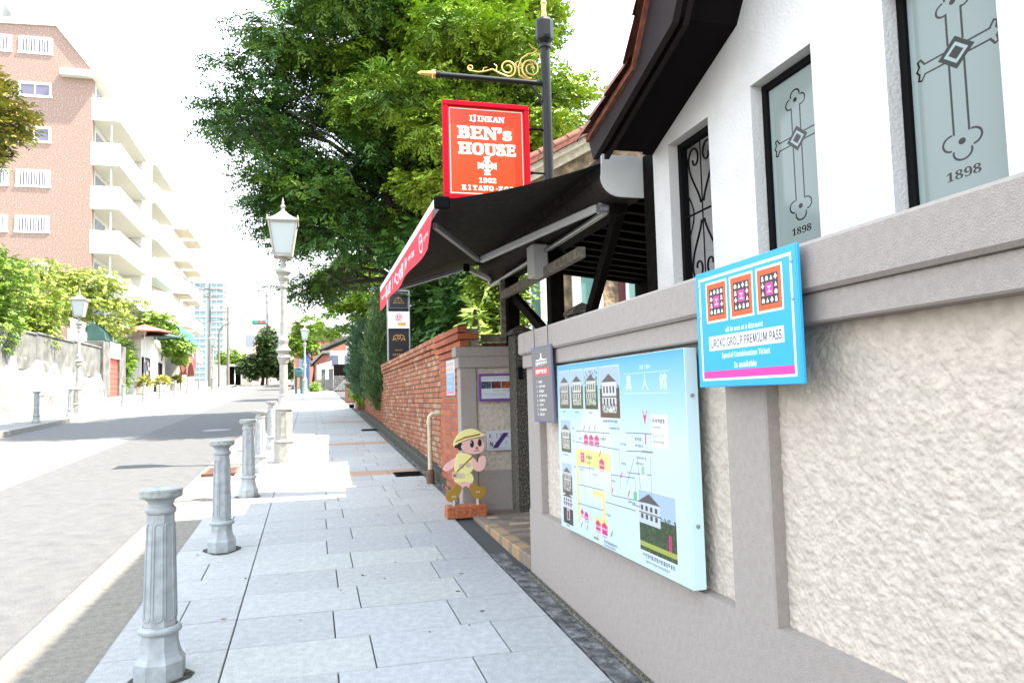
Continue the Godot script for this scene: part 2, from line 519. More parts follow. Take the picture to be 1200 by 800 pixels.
func tree(called: String, label: String, at: Vector3, top: Vector3, r0: float, blobs: Array, me: Mesh, m: Material, count: int, sd: int, ca: Color, cb: Color, hole := 0.0, size := Vector2(0.7, 1.3), group := "", pad := []) -> Node3D:
	var t := thing(called, label, "tree", at, group)
	var r := RandomNumberGenerator.new()
	r.seed = sd
	var g := Geo.new()
	g.tube([V(0, -0.4, 0), V(0, 0.15, 0), top * 0.3 + V(r.randfn(), 0, r.randfn()) * 0.05, top * 0.65 + V(r.randfn(), 0, r.randfn()) * 0.1, top], r0 * 1.25, r0 * 0.6, 12)
	part("trunk", g, mats.bark, t)
	for b in blobs:
		var l := Geo.new()
		var e: Vector3 = b[0]
		limb(l, top * r.randf_range(0.6, 1.0), e, r0 * 0.42, r0 * 0.12, r)
		for k in 4:
			var tip: Vector3 = e + b[1] * V(r.randf_range(-0.7, 0.7), r.randf_range(-0.3, 0.7), r.randf_range(-0.7, 0.7))
			limb(l, (top * 0.85).lerp(e, r.randf_range(0.55, 1.0)), tip, r0 * 0.16, r0 * 0.04, r)
		part("limb", l, mats.bark, t)
	var leafy := blobs
	if pad:
		leafy = pads(blobs, pad[0], sd + 9, pad[1], pad[2], pad[3])
		var tw := Geo.new()
		for b in leafy:
			if r.randf() < 0.6: limb(tw, b[0] * V(0.55, 1, 0.55) - V(0, 0.5, 0), b[0], r0 * 0.09, r0 * 0.03, r)
		part("twigs", tw, mats.bark, t).set_meta("kind", "stuff")
	foliage("crown", t, leafy, me, m, count, sd + 5, ca, cb, hole, size)
	return t

func shrub(called: String, label: String, cat: String, at: Vector3, blobs: Array, me: Mesh, m: Material, count: int, sd: int, ca: Color, cb: Color, hole := 0.0, size := Vector2(0.7, 1.3), up := 0.0, group := "") -> Node3D:
	var t := thing(called, label, cat, at, group)
	var r := RandomNumberGenerator.new()
	r.seed = sd
	for b in blobs:
		var g := Geo.new()
		limb(g, V(b[0].x * 0.3, -0.1, b[0].z * 0.3), b[0] + V(0, b[1].y * 0.4, 0), 0.05, 0.02, r)
		part("stem", g, mats.bark, t)
	foliage("foliage", t, blobs, me, m, count, sd, ca, cb, hole, size, up)
	return t

func leafmat(key: String, back: Color) -> StandardMaterial3D:
	var m := M(key, Color.WHITE, 0.55)
	m.vertex_color_use_as_albedo = true
	m.backlight_enabled = true
	m.backlight = back
	m.cull_mode = BaseMaterial3D.CULL_DISABLED
	return m

# ------------------------------------------------------------------ street furniture
func make_bollard(label: String, at: Vector3) -> Node3D:
	var t := thing("bollard", label, "bollard", at, "pale metal bollards along the kerbs")
	var m: Material = mats.bollard
	var o8 := PI / 8
	var g := Geo.new()
	g.lathe(T(0, 0, 0), [V2(0, -0.02), V2(0.112, -0.02), V2(0.112, 0.078), V2(0.108, 0.084), V2(0.098, 0.1), V2(0.088, 0.125), V2(0.082, 0.16), V2(0.08, 0.2)], 8, false, o8)
	part("base", g, m, t)
	g = Geo.new()
	g.lathe(T(0, 0, 0), [V2(0.078, 0.2), V2(0.088, 0.203), V2(0.094, 0.212), V2(0.094, 0.222), V2(0.088, 0.232), V2(0.076, 0.236)], 16, true)
	part("collar", g, m, t)
	g = Geo.new()
	g.lathe(T(0, 0, 0), [V2(0.074, 0.225), V2(0.06, 0.745)], 8, false, o8)
	for k in 8:
		var an := TAU * k / 8.0 + TAU / 8
		var nn := V(cos(an), 0, -sin(an))
		var tt := V(-sin(an), 0, -cos(an))
		var P := []
		var place := func(sx: float, y: float, arch: float) -> Vector3:
			var rr := lerpf(0.074, 0.06, (y - 0.225) / 0.52) * cos(PI / 8)
			return nn * (rr + 0.0005) + tt * sx * lerpf(0.0215, 0.017, (y - 0.225) / 0.52) * arch + V(0, y, 0)
		for i in 7:
			var f := i / 6.0 * PI
			P.append(place.call(cos(f), 0.685 + sin(f) * 0.017, 1.0))
		for i in 7:
			var f := PI + i / 6.0 * PI
			P.append(place.call(cos(f), 0.28 + sin(f) * 0.017, 1.0))
		g.tube(P, 0.0042, 0.0042, 5, true)
	part("shaft", g, m, t)
	g = Geo.new()
	g.lathe(T(0, 0, 0), [V2(0.056, 0.74), V2(0.062, 0.744), V2(0.067, 0.752), V2(0.067, 0.763), V2(0.06, 0.772), V2(0.054, 0.779), V2(0.054, 0.79), V2(0.062, 0.804), V2(0.078, 0.814), V2(0.088, 0.818)], 20, true)
	part("neck", g, m, t)
	g = Geo.new()
	g.lathe(T(0, 0, 0), [V2(0.086, 0.816), V2(0.092, 0.82), V2(0.094, 0.826), V2(0.094, 0.848), V2(0.09, 0.855), V2(0.08, 0.857), V2(0.0, 0.859)], 24, true)
	part("cap", g, mats.bollard_cap, t)
	return t

func V2(a: float, b: float) -> Vector2: return Vector2(a, b)

func make_lamp(label: String, at: Vector3, m: Material, group: String) -> Node3D:
	var t := thing("street_lamp", label, "street lamp", at, group)
	var o8 := PI / 8
	var g := Geo.new()
	g.lathe(T(0, 0, 0), [V2(0, -0.02), V2(0.158, -0.02), V2(0.158, 0.28), V2(0.148, 0.3), V2(0.166, 0.305), V2(0.17, 0.318), V2(0.162, 0.335), V2(0.135, 0.345)], 8, false, o8)
	part("plinth", g, m, t)
	g = Geo.new()
	g.lathe(T(0, 0, 0), [V2(0.135, 0.34), V2(0.128, 0.79), V2(0.148, 0.797), V2(0.152, 0.81), V2(0.142, 0.825), V2(0.132, 0.83)], 8, false, o8)
	for k in 8:
		var an := TAU * k / 8.0 + TAU / 8
		var nn := V(cos(an), 0, -sin(an)); var tt := V(-sin(an), 0, -cos(an))
		var P := []
		for w in [[-1, 0.4], [1, 0.4], [1, 0.74], [-1, 0.74]]: P.append(nn * lerpf(0.1245, 0.1205, (w[1] - 0.4) / 0.34) + tt * w[0] * 0.034 + V(0, w[1], 0))
		g.tube(P, 0.004, 0.004, 5, true)
	part("pedestal", g, m, t)
	g = Geo.new()
	var prof := []
	for i in 11:
		var f := i / 10.0
		prof.append(V2(lerpf(0.132, 0.068, pow(f, 0.55)), lerpf(0.828, 1.0, f)))
	prof.append_array([V2(0.072, 1.005), V2(0.072, 1.02), V2(0.064, 1.03), V2(0.06, 1.5)])
	prof.append_array([V2(0.07, 1.51), V2(0.074, 1.53), V2(0.088, 1.58), V2(0.105, 1.6), V2(0.085, 1.625), V2(0.078, 1.66), V2(0.108, 1.69), V2(0.118, 1.71), V2(0.098, 1.735), V2(0.072, 1.76), V2(0.066, 1.8), V2(0.078, 1.86), V2(0.07, 1.9), V2(0.056, 1.93)])
	prof.append_array([V2(0.053, 1.95), V2(0.048, 2.68)])
	part("shaft", lathe_geo(prof, 20), m, t)
	prof = [V2(0.048, 2.66), V2(0.062, 2.68), V2(0.066, 2.71), V2(0.058, 2.73), V2(0.066, 2.78), V2(0.085, 2.82), V2(0.092, 2.84), V2(0.08, 2.86), V2(0.094, 2.89), V2(0.12, 2.92), V2(0.124, 2.95), V2(0.1, 2.965), V2(0.088, 2.985), V2(0.06, 3.01), V2(0.042, 3.04), V2(0.04, 3.1), V2(0.062, 3.13), V2(0.066, 3.15), V2(0.0, 3.155)]
	part("capital", lathe_geo(prof, 20), m, t)
	# lantern: four glass sides that widen upwards
	var ln := Geo.new()
	var a := 0.13; var b := 0.205; var y0 := 3.19; var y1 := 3.7
	ln.bx(-a - 0.012, a + 0.012, 3.155, 3.19, -a - 0.012, a + 0.012, 0.006)
	for s in [[-1, -1], [1, -1], [1, 1], [-1, 1]]:
		ln.bar(V(s[0] * a, y0 - 0.01, s[1] * a), V(s[0] * b, y1, s[1] * b), 0.026, 0.026, 0.004)
	for k in 4:
		var ba := Basis(Vector3.UP, PI / 2 * k)
		ln.bar(ba * V(-b, y1 - 0.012, b), ba * V(b, y1 - 0.012, b), 0.02, 0.03)
		ln.bar(ba * V(-a, y0 + 0.012, a), ba * V(a, y0 + 0.012, a), 0.02, 0.026)
	part("lantern_frame", ln, m, t)
	var rf := Geo.new()
	var r2 := sqrt(2.0)
	rf.lathe(T(0, 0, 0), [V2(0.0, 3.69), V2(0.232 * r2, 3.695), V2(0.236 * r2, 3.715), V2(0.225 * r2, 3.73), V2(0.15 * r2, 3.775), V2(0.085 * r2, 3.83), V2(0.05 * r2, 3.87), V2(0.0, 3.875)], 4, false, PI / 4)
	for s in [[-1, -1], [1, -1], [1, 1], [-1, 1]]:
		rf.lathe(T(s[0] * 0.225, 3.7, s[1] * 0.225), [V2(0.012, 0), V2(0.016, 0.03), V2(0.01, 0.045), V2(0.014, 0.06), V2(0.0, 0.085)], 8)
	part("lantern_roof", rf, m, t)
	part("finial", lathe_geo([V2(0.05, 3.86), V2(0.056, 3.88), V2(0.03, 3.9), V2(0.022, 3.93), V2(0.036, 3.96), V2(0.036, 3.975), V2(0.016, 4.0), V2(0.02, 4.03), V2(0.012, 4.06), V2(0.0, 4.12)], 14), m, t)
	for k in 4:
		var ba := Basis(Vector3.UP, PI / 2 * k)
		var p := Geo.new()
		var q := [V(-a, y0, a - 0.004), V(a, y0, a - 0.004), V(b, y1, b - 0.004), V(-b, y1, b - 0.004)]
		p.quad(ba * q[0], ba * q[1], ba * q[2], ba * q[3])
		part("pane", p, mats.lamp_glass, t)
	return t

func lathe_geo(prof: Array, seg: int) -> Geo:
	var g := Geo.new()
	g.lathe(T(0, 0, 0), prof, seg, true)
	return g

func disp_panel(z0: float, z1: float, y0: float, y1: float, x: float, amp: float, cell: float, sd: int) -> Geo:   # rough render facing the street
	var g := Geo.new()
	var a := FastNoiseLite.new(); a.seed = sd; a.frequency = 24.0; a.fractal_octaves = 3; a.fractal_gain = 0.55
	var b := FastNoiseLite.new(); b.seed = sd + 1; b.frequency = 60.0; b.noise_type = FastNoiseLite.TYPE_CELLULAR; b.cellular_return_type = FastNoiseLite.RETURN_DISTANCE2_SUB
	var nz := int(ceil((z1 - z0) / cell)); var ny := int(ceil((y1 - y0) / cell))
	var pts := []
	for j in ny + 1:
		var row := PackedVector3Array()
		for i in nz + 1:
			var z := lerpf(z0, z1, float(i) / nz); var y := lerpf(y0, y1, float(j) / ny)
			var h := a.get_noise_2d(z, y * 1.25 + z * 0.2) * 0.75 + maxf(0, a.get_noise_2d(z + 40, y * 1.3)) * 0.8 + b.get_noise_2d(z, y) * 0.25
			row.append(V(x - h * amp, y, z))
		pts.append(row)
	var nr := []
	for j in ny + 1:
		var row := PackedVector3Array()
		for i in nz + 1:
			var dz: Vector3 = pts[j][mini(i + 1, nz)] - pts[j][maxi(i - 1, 0)]
			var dy: Vector3 = pts[mini(j + 1, ny)][i] - pts[maxi(j - 1, 0)][i]
			row.append(dz.cross(dy).normalized())
		nr.append(row)
	for j in ny:
		for i in nz:
			g.quad_n(pts[j][i], pts[j][i + 1], pts[j + 1][i + 1], pts[j + 1][i], nr[j][i], nr[j][i + 1], nr[j + 1][i + 1], nr[j + 1][i])
	return g

func board_face(o: Vector3, right: Vector3, down: Vector3) -> Geo:     # printed face, o its top left corner
	var g := Geo.new()
	g.quad(o + down, o + down + right, o + right, o)
	return g

# ------------------------------------------------------------------ the scene
func _ready() -> void:
	var cam := Camera3D.new()
	cam.name = "camera"
	cam.fov = 48.98; cam.near = 0.05; cam.far = 3000
	cam.position = V(0, 1.4, 0)
	cam.rotation_degrees = V(4.179, -15.12, -1.526)
	add_child(cam)
	var sky := ProceduralSkyMaterial.new()
	sky.sky_top_color = Color(0.8, 0.86, 0.93); sky.sky_horizon_color = Color(0.97, 0.97, 0.97); sky.sky_curve = 0.2
	sky.ground_bottom_color = Color(0.5, 0.5, 0.5); sky.ground_horizon_color = Color(0.7, 0.72, 0.75)
	sky.sky_cover = cloud_cover()
	sky.sky_cover_modulate = Color(1, 1, 1, 1)
	var env := Environment.new()
	env.background_mode = Environment.BG_SKY
	env.sky = Sky.new(); env.sky.sky_material = sky
	env.tonemap_mode = Environment.TONE_MAPPER_LINEAR
	env.tonemap_exposure = EXPOSURE
	env.sdfgi_enabled = true; env.ssao_enabled = true; env.ssil_enabled = true
	var we := WorldEnvironment.new()
	we.name = "environment"; we.environment = env
	add_child(we)
	var sun := DirectionalLight3D.new()
	sun.name = "sun"
	sun.light_energy = 1.5; sun.light_color = Color(1.0, 0.96, 0.89); sun.light_angular_distance = 0.5; sun.shadow_enabled = true
	add_child(sun)
	sun.look_at_from_position(V(0.6, 1.0, 0.15) * 50, Vector3.ZERO)

	var zs := V(0, -S, 1).normalized()
	SB = Basis(Vector3.RIGHT, zs.cross(Vector3.RIGHT), zs)
	materials()
	ground()
	right_pavement()
	low_wall()
	white_house()
	entrance()
	brick_walls()
	stone_house()
	left_side()
	far_street()
	furniture()
	boards()
	hanging_sign()
	awning()
	plants()

const EXPOSURE := 4.8

func asphalt_tex() -> ImageTexture:      # aggregate, patches and fine cracks
	var r := RandomNumberGenerator.new()
	r.seed = 91
	var a := noise(92, 0.02, 512, 4); a.convert(Image.FORMAT_L8)
	var f := FastNoiseLite.new()
	f.seed = 93; f.frequency = 0.012; f.noise_type = FastNoiseLite.TYPE_CELLULAR; f.cellular_return_type = FastNoiseLite.RETURN_DISTANCE2_SUB; f.fractal_type = FastNoiseLite.FRACTAL_NONE
	f.domain_warp_enabled = true; f.domain_warp_amplitude = 18.0; f.domain_warp_frequency = 0.02
	var c := f.get_seamless_image(512, 512); c.convert(Image.FORMAT_L8)
	var e := a.get_data(); var k := c.get_data()
	var d := PackedByteArray(); d.resize(512 * 512)
	for i in d.size():
		var q := 0.8 + r.randf_range(-0.08, 0.08) + (e[i] / 255.0 - 0.5) * 0.1 - k[i] / 255.0 * 0.08
		if r.randf() < 0.08: q -= 0.2
		d[i] = int(255.0 * clampf(q, 0, 1))
	return ImageTexture.create_from_image(Image.create_from_data(512, 512, false, Image.FORMAT_L8, d))

func cloud_cover() -> ImageTexture:
	var f := FastNoiseLite.new()
	f.seed = 11; f.frequency = 1.5; f.fractal_octaves = 5
	var W := 512; var H := 256
	var im := Image.create(W, H, false, Image.FORMAT_RGBA8)
	for y in H:
		var el := PI / 2 - PI * (y + 0.5) / H
		for x in W:
			var az := TAU * x / W
			var d := V(cos(el) * cos(az), sin(el) * 2.2, cos(el) * sin(az))
			var k := f.get_noise_3dv(d) * 1.5 + 0.3
			k = clampf(k, 0, 1) * (1.0 if el > 0 else 0.0)
			im.set_pixel(x, y, Color(0.5, 0.49, 0.47, k * 0.6))
	return ImageTexture.create_from_image(im)

func materials() -> void:
	var sp := speck(3, 0.68, 1.0)
	var sp2 := speck(4, 0.5, 1.0)
	var asph := asphalt_tex()
	var sp3 := speck(34, 0.8, 1.0)
	var coarse := gray(5, 0.012, 0.72, 1.0, 512, 5)
	var grain := bump(6, 0.12, 3.0, 256, 3)
	var stucco := bump(7, 0.1, 3.0, 512, 3)
	var streak := gray(8, 0.02, 0.6, 1.0, 512, 5)
	M("bark", lin(0.07, 0.055, 0.042), 0.95, gray(9, 0.03, 0.5, 1.0), 0.5, bump(9, 0.05, 6.0), 1.0)
	M("asphalt", lin(0.195, 0.193, 0.19), 0.95, asph, 1.3)
	M("asphalt_new", lin(0.135, 0.135, 0.138), 0.95, asph, 1.9)
	M("concrete", lin(0.36, 0.34, 0.31), 0.95, sp, 0.45, grain, 0.5)
	M("gutter", lin(0.31, 0.275, 0.225), 0.95, sp2, 0.35, grain, 0.7)
	M("terrain", lin(0.25, 0.25, 0.22), 0.95, coarse, 6.0)
	M("joint", lin(0.045, 0.045, 0.045), 1.0)
	for i in 6:
		var k: float = [0.44, 0.465, 0.42, 0.475, 0.45, 0.43][i]
		M("paver%d" % i, lin(k, k * 0.995, k * [0.95, 0.96, 0.97, 0.94, 0.95, 0.97][i]), 0.85, sp, 0.35 + 0.02 * i, grain, 0.35)
	M("paver_stained", lin(0.4, 0.4, 0.4), 0.85, sp, 0.41, grain, 0.35)
	M("paver_grubby", lin(0.45, 0.45, 0.45), 0.85, sp, 0.37, grain, 0.35)
	M("paver_tan", lin(0.46, 0.29, 0.19), 0.9, sp, 0.4, grain, 0.4)
	M("paver_dirty", lin(0.22, 0.22, 0.22), 0.9, gray(12, 0.02, 0.25, 1.0, 512, 5), 1.1, grain, 0.5)
	M("left_paving", lin(0.3, 0.295, 0.28), 0.9, sp, 0.6)
	M("aggregate", lin(0.3, 0.27, 0.21), 0.95, gray(13, 0.09, 0.15, 1.0, 256, 2, FastNoiseLite.TYPE_CELLULAR), 0.35, bump(13, 0.09, 10.0, 256, 2, FastNoiseLite.TYPE_CELLULAR), 1.0)
	M("trim", lin(0.35, 0.305, 0.274), 0.9, sp3, 0.2, bump(14, 0.12, 3.0, 256, 3), 0.6)
	M("render_rough", lin(0.53, 0.46, 0.385), 0.95, gray(15, 0.03, 0.85, 1.0), 0.5, bump(15, 0.1, 3.0, 256, 3), 0.6)
	M("white_stucco", lin(0.585, 0.57, 0.55), 0.9, gray(16, 0.01, 0.93, 1.0), 1.2, stucco, 0.35)
	M("dark_timber", lin(0.009, 0.0075, 0.0065), 0.6, gray(17, 0.03, 0.6, 1.0), 0.6)
	M("brown_board", lin(0.018, 0.0105, 0.0105), 0.5, gray(18, 0.01, 0.8, 1.0), 1.0)
	M("black_board", lin(0.007, 0.0055, 0.0055), 0.6)
	M("old_timber", lin(0.3, 0.27, 0.21), 0.9, streak, 0.8)
	M("black_iron", lin(0.006, 0.006, 0.0065), 0.5)
	M("pole_black", lin(0.01, 0.011, 0.012), 0.4)
	M("gold", lin(0.62, 0.43, 0.13), 0.35).metallic = 0.6
	M("bollard", lin(0.375, 0.4, 0.405), 0.55, gray(19, 0.015, 0.78, 1.0, 256, 5), 0.35, bump(19, 0.06, 1.5), 0.5)
	M("bollard_cap", lin(0.4, 0.42, 0.39), 0.6, gray(20, 0.02, 0.6, 1.0, 256, 5), 0.25)
	M("lamp_cream", lin(0.36, 0.35, 0.31), 0.5, gray(21, 0.02, 0.8, 1.0, 256, 5), 0.6)
	M("lamp_grey", lin(0.26, 0.28, 0.26), 0.5)
	M("lamp_glass", lin(0.4, 0.44, 0.43), 0.3)
	M("white_paint", lin(0.75, 0.75, 0.74), 0.6)
	M("cream_paint", lin(0.62, 0.56, 0.43), 0.7, gray(22, 0.02, 0.8, 1.0), 0.6)
	M("tile_red", lin(0.28, 0.085, 0.045), 0.7, gray(23, 0.02, 0.55, 1.0, 256, 4), 0.4)
	M("grey_metal", lin(0.3, 0.31, 0.32), 0.35).metallic = 0.5
	M("grey_plastic", lin(0.5, 0.5, 0.48), 0.5)
	M("awning_black", lin(0.048, 0.041, 0.037), 0.85, gray(24, 0.02, 0.7, 1.0), 0.5)
	M("red_frame", lin(0.4, 0.005, 0.017), 0.4)
	M("tan_stone", lin(0.4, 0.29, 0.18), 0.95, gray(25, 0.03, 0.4, 1.0, 256, 3, FastNoiseLite.TYPE_CELLULAR), 1.6, bump(25, 0.03, 6.0, 256, 3, FastNoiseLite.TYPE_CELLULAR), 0.8)
	M("teal_curtain", lin(0.12, 0.24, 0.22), 0.35)
	M("maroon_curtain", lin(0.09, 0.015, 0.015), 0.6)
	M("mortar_light", lin(0.42, 0.38, 0.34), 0.95, sp, 0.3)
	M("mortar_dark", lin(0.06, 0.05, 0.042), 1.0)
	var bt := gray(26, 0.05, 0.6, 1.0, 256, 4)
	var bb := bump(26, 0.08, 4.0)
	var bc := [Color(0.42, 0.135, 0.06), Color(0.38, 0.11, 0.055), Color(0.46, 0.22, 0.12), Color(0.5, 0.33, 0.21), Color(0.28, 0.105, 0.065), Color(0.45, 0.17, 0.075)]
	for i in 6: M("brick%d" % i, lin(bc[i].r, bc[i].g, bc[i].b), 0.9, bt, 0.2 + 0.02 * i, bb, 0.7)
	var pc := [Color(0.5, 0.125, 0.045), Color(0.44, 0.1, 0.04), Color(0.54, 0.15, 0.05)]
	for i in 3: M("pier_brick%d" % i, lin(pc[i].r, pc[i].g, pc[i].b), 0.85, bt, 0.22, bb, 0.4)
	M("moss", lin(0.1, 0.1, 0.07), 1.0, gray(27, 0.04, 0.3, 1.0), 0.5, bump(27, 0.06, 5.0), 0.8)
	for i in 5:
		var k2: Color = [Color(0.2, 0.15, 0.115), Color(0.27, 0.21, 0.16), Color(0.46, 0.38, 0.25), Color(0.24, 0.17, 0.13), Color(0.17, 0.135, 0.11)][i]
		M("floor_tile%d" % i, lin(k2.r, k2.g, k2.b), 0.75, sp, 0.3)
	M("tile_edge", lin(0.45, 0.29, 0.15), 0.8, sp, 0.3)
	M("old_concrete", lin(0.19, 0.19, 0.18), 0.95, streak, 9.0)
	M("white_rock", lin(0.26, 0.26, 0.255), 0.95, gray(28, 0.02, 0.75, 1.0, 256, 4), 7.0)
	M("apt_brick", lin(0.44, 0.3, 0.245), 0.9, gray(29, 0.12, 0.68, 1.0, 512, 2, FastNoiseLite.TYPE_CELLULAR), 5.0)
	M("apt_white", lin(0.6, 0.6, 0.575), 0.8)
	M("apt_soffit", lin(0.55, 0.54, 0.48), 0.9)
	M("window_glass", lin(0.2, 0.23, 0.3), 0.15)
	M("violet_glass", lin(0.13, 0.12, 0.18), 0.4)
	M("tower_white", lin(0.35, 0.38, 0.4), 0.7)
	M("tower_glass", lin(0.2, 0.33, 0.36), 0.15)
	M("door_red", lin(0.4, 0.075, 0.05), 0.6)
	M("deep_green", lin(0.02, 0.07, 0.06), 0.6)
	M("teal_awning", lin(0.02, 0.42, 0.4), 0.7)
	M("parasol_red", lin(0.35, 0.09, 0.07), 0.8)
	M("utility", lin(0.14, 0.13, 0.12), 0.8)
	M("signal_green", lin(0.02, 0.25, 0.17), 0.5)
	M("signal_red", lin(0.45, 0.05, 0.08), 0.5)
	M("post_teal", lin(0.015, 0.075, 0.085), 0.5)
	M("orange_wall", lin(0.5, 0.22, 0.13), 0.9)
	M("red_wall", lin(0.2, 0.075, 0.055), 0.9)
	M("beige_wall", lin(0.5, 0.42, 0.33), 0.9)
	M("blue_sign", lin(0.03, 0.1, 0.3), 0.6)
	M("pipe_cream", lin(0.62, 0.53, 0.36), 0.6, gray(30, 0.03, 0.75, 1.0), 0.3)
	M("boy_base", lin(0.52, 0.14, 0.05), 0.7, gray(31, 0.03, 0.6, 1.0), 0.3)
	M("skin", lin(0.72, 0.42, 0.37), 0.6)
	M("safari_yellow", lin(0.75, 0.67, 0.27), 0.6)
	M("boot", lin(0.3, 0.165, 0.012), 0.5)
	M("manhole", lin(0.17, 0.175, 0.19), 0.8)
	mats.red_frame.metallic_specular = 0.15
	M("ink", lin(0.01, 0.01, 0.01), 0.6)
	M("ink_red", lin(0.35, 0.05, 0.04), 0.6)
	M("rust", lin(0.13, 0.065, 0.04), 0.9)
	for q in ["dark_timber", "brown_board", "black_board", "black_iron", "awning_black", "pole_black"]:
		mats[q].metallic_specular = 0.15
		mats[q].roughness = 0.75
	mats.brown_board.metallic_specular = 0.3
	mats.pole_black.metallic_specular = 0.35; mats.pole_black.roughness = 0.4
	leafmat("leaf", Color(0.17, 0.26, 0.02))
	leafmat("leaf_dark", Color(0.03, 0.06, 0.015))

func ground() -> void:
	var g := Geo.new()
	for k in 20:
		var z1 := 60.0 - k * 10.0
		ramp(g, -14, 10, z1 - 10, z1, -0.22)
		ramp(g, -500, -14, z1 - 10, z1, -0.22)
		ramp(g, 10, 500, z1 - 10, z1, -0.22)
	var yf := gy(-140) - 0.22
	g.quad(V(-1500, yf, -140), V(1500, yf, -140), V(1500, yf, -2500), V(-1500, yf, -2500))
	struct("ground", g, mats.terrain)
	g = Geo.new()
	for k in 16: ramp(g, -6.82, -1.5, 20 - (k + 1) * 10.0, 20 - k * 10.0, -0.03)
	struct("road", g, mats.asphalt)
	g = Geo.new()
	for k in 13: ramp(g, -3.7, -1.52, 10 - (k + 1) * 10.0, 10 - k * 10.0, -0.026)
	struct("road_resurfaced_lane", g, mats.asphalt_new)
	# concrete gutter
	var gut := struct("gutter", Geo_ramp(-1.52, -0.99, -60, 10, -0.05), mats.joint)
	for k in 34:
		var z1 := 2.0 - k * 1.8
		var q := Geo.new()
		ramp_box(q, -1.5, -1.005, z1 - 1.795, z1, -0.1, -0.022, 0.004)
		part("gutter_slab", q, mats.gutter, gut)
	# left kerb and pavement
	g = Geo.new()
	ramp_box(g, -10.6, -6.98, -78, 20, -0.2, 0.1)
	ramp_box(g, -14.6, -10.6, -78, -47.5, -0.2, 0.1)
	struct("left_pavement", g, mats.left_paving)
	var kb := struct("left_kerb", Geo_ramp(-6.98, -6.84, -78, 20, 0.05), mats.joint)
	for k in 50:
		var q := Geo.new()
		var z1 := -6.0 - k * 1.3
		ramp_box(q, -6.985, -6.82, z1 - 1.29, z1, -0.14, 0.103, 0.012)
		part("kerb_stone", q, mats.concrete, kb)
	# metal cover in the road
	g = Geo.new()
	g.lathe(T(-2.2, gy(-19.5) - 0.024, -19.5, SB), [V2(0.33, 0), V2(0.33, 0.006), V2(0.0, 0.006)], 24)
	solo("manhole_cover", g, mats.manhole, "round grey metal manhole cover in the shaded asphalt lane", "manhole cover")
	# slotted drain in the gutter
	var d := thing("drain_grate", "rusty slotted drain grate set in the gutter beside the third bollard", "drain grate", V(-1.22, gy(-11.4), -11.4))
	g = Geo.new()
	for s in [-1, 1]:
		g.box(T(0, -0.012, s * 0.42, SB), V(0.44, 0.03, 0.04)); g.box(T(s * 0.2, -0.012 - 0.0, 0, SB), V(0.035, 0.029, 0.8))
	part("frame", g, mats.rust, d)
	for k in 9:
		g = Geo.new()
		var z := -0.36 + k * 0.09
		g.box(T(0, gy(z) - 0.012, z, SB), V(0.365, 0.022, 0.04))
		part("slat", g, mats.rust, d)

func Geo_ramp(x0: float, x1: float, z0: float, z1: float, h: float) -> Geo:
	var g := Geo.new()
	var k := z1
	while k > z0:
		ramp(g, x0, x1, maxf(k - 10, z0), k, h)
		k -= 10
	return g

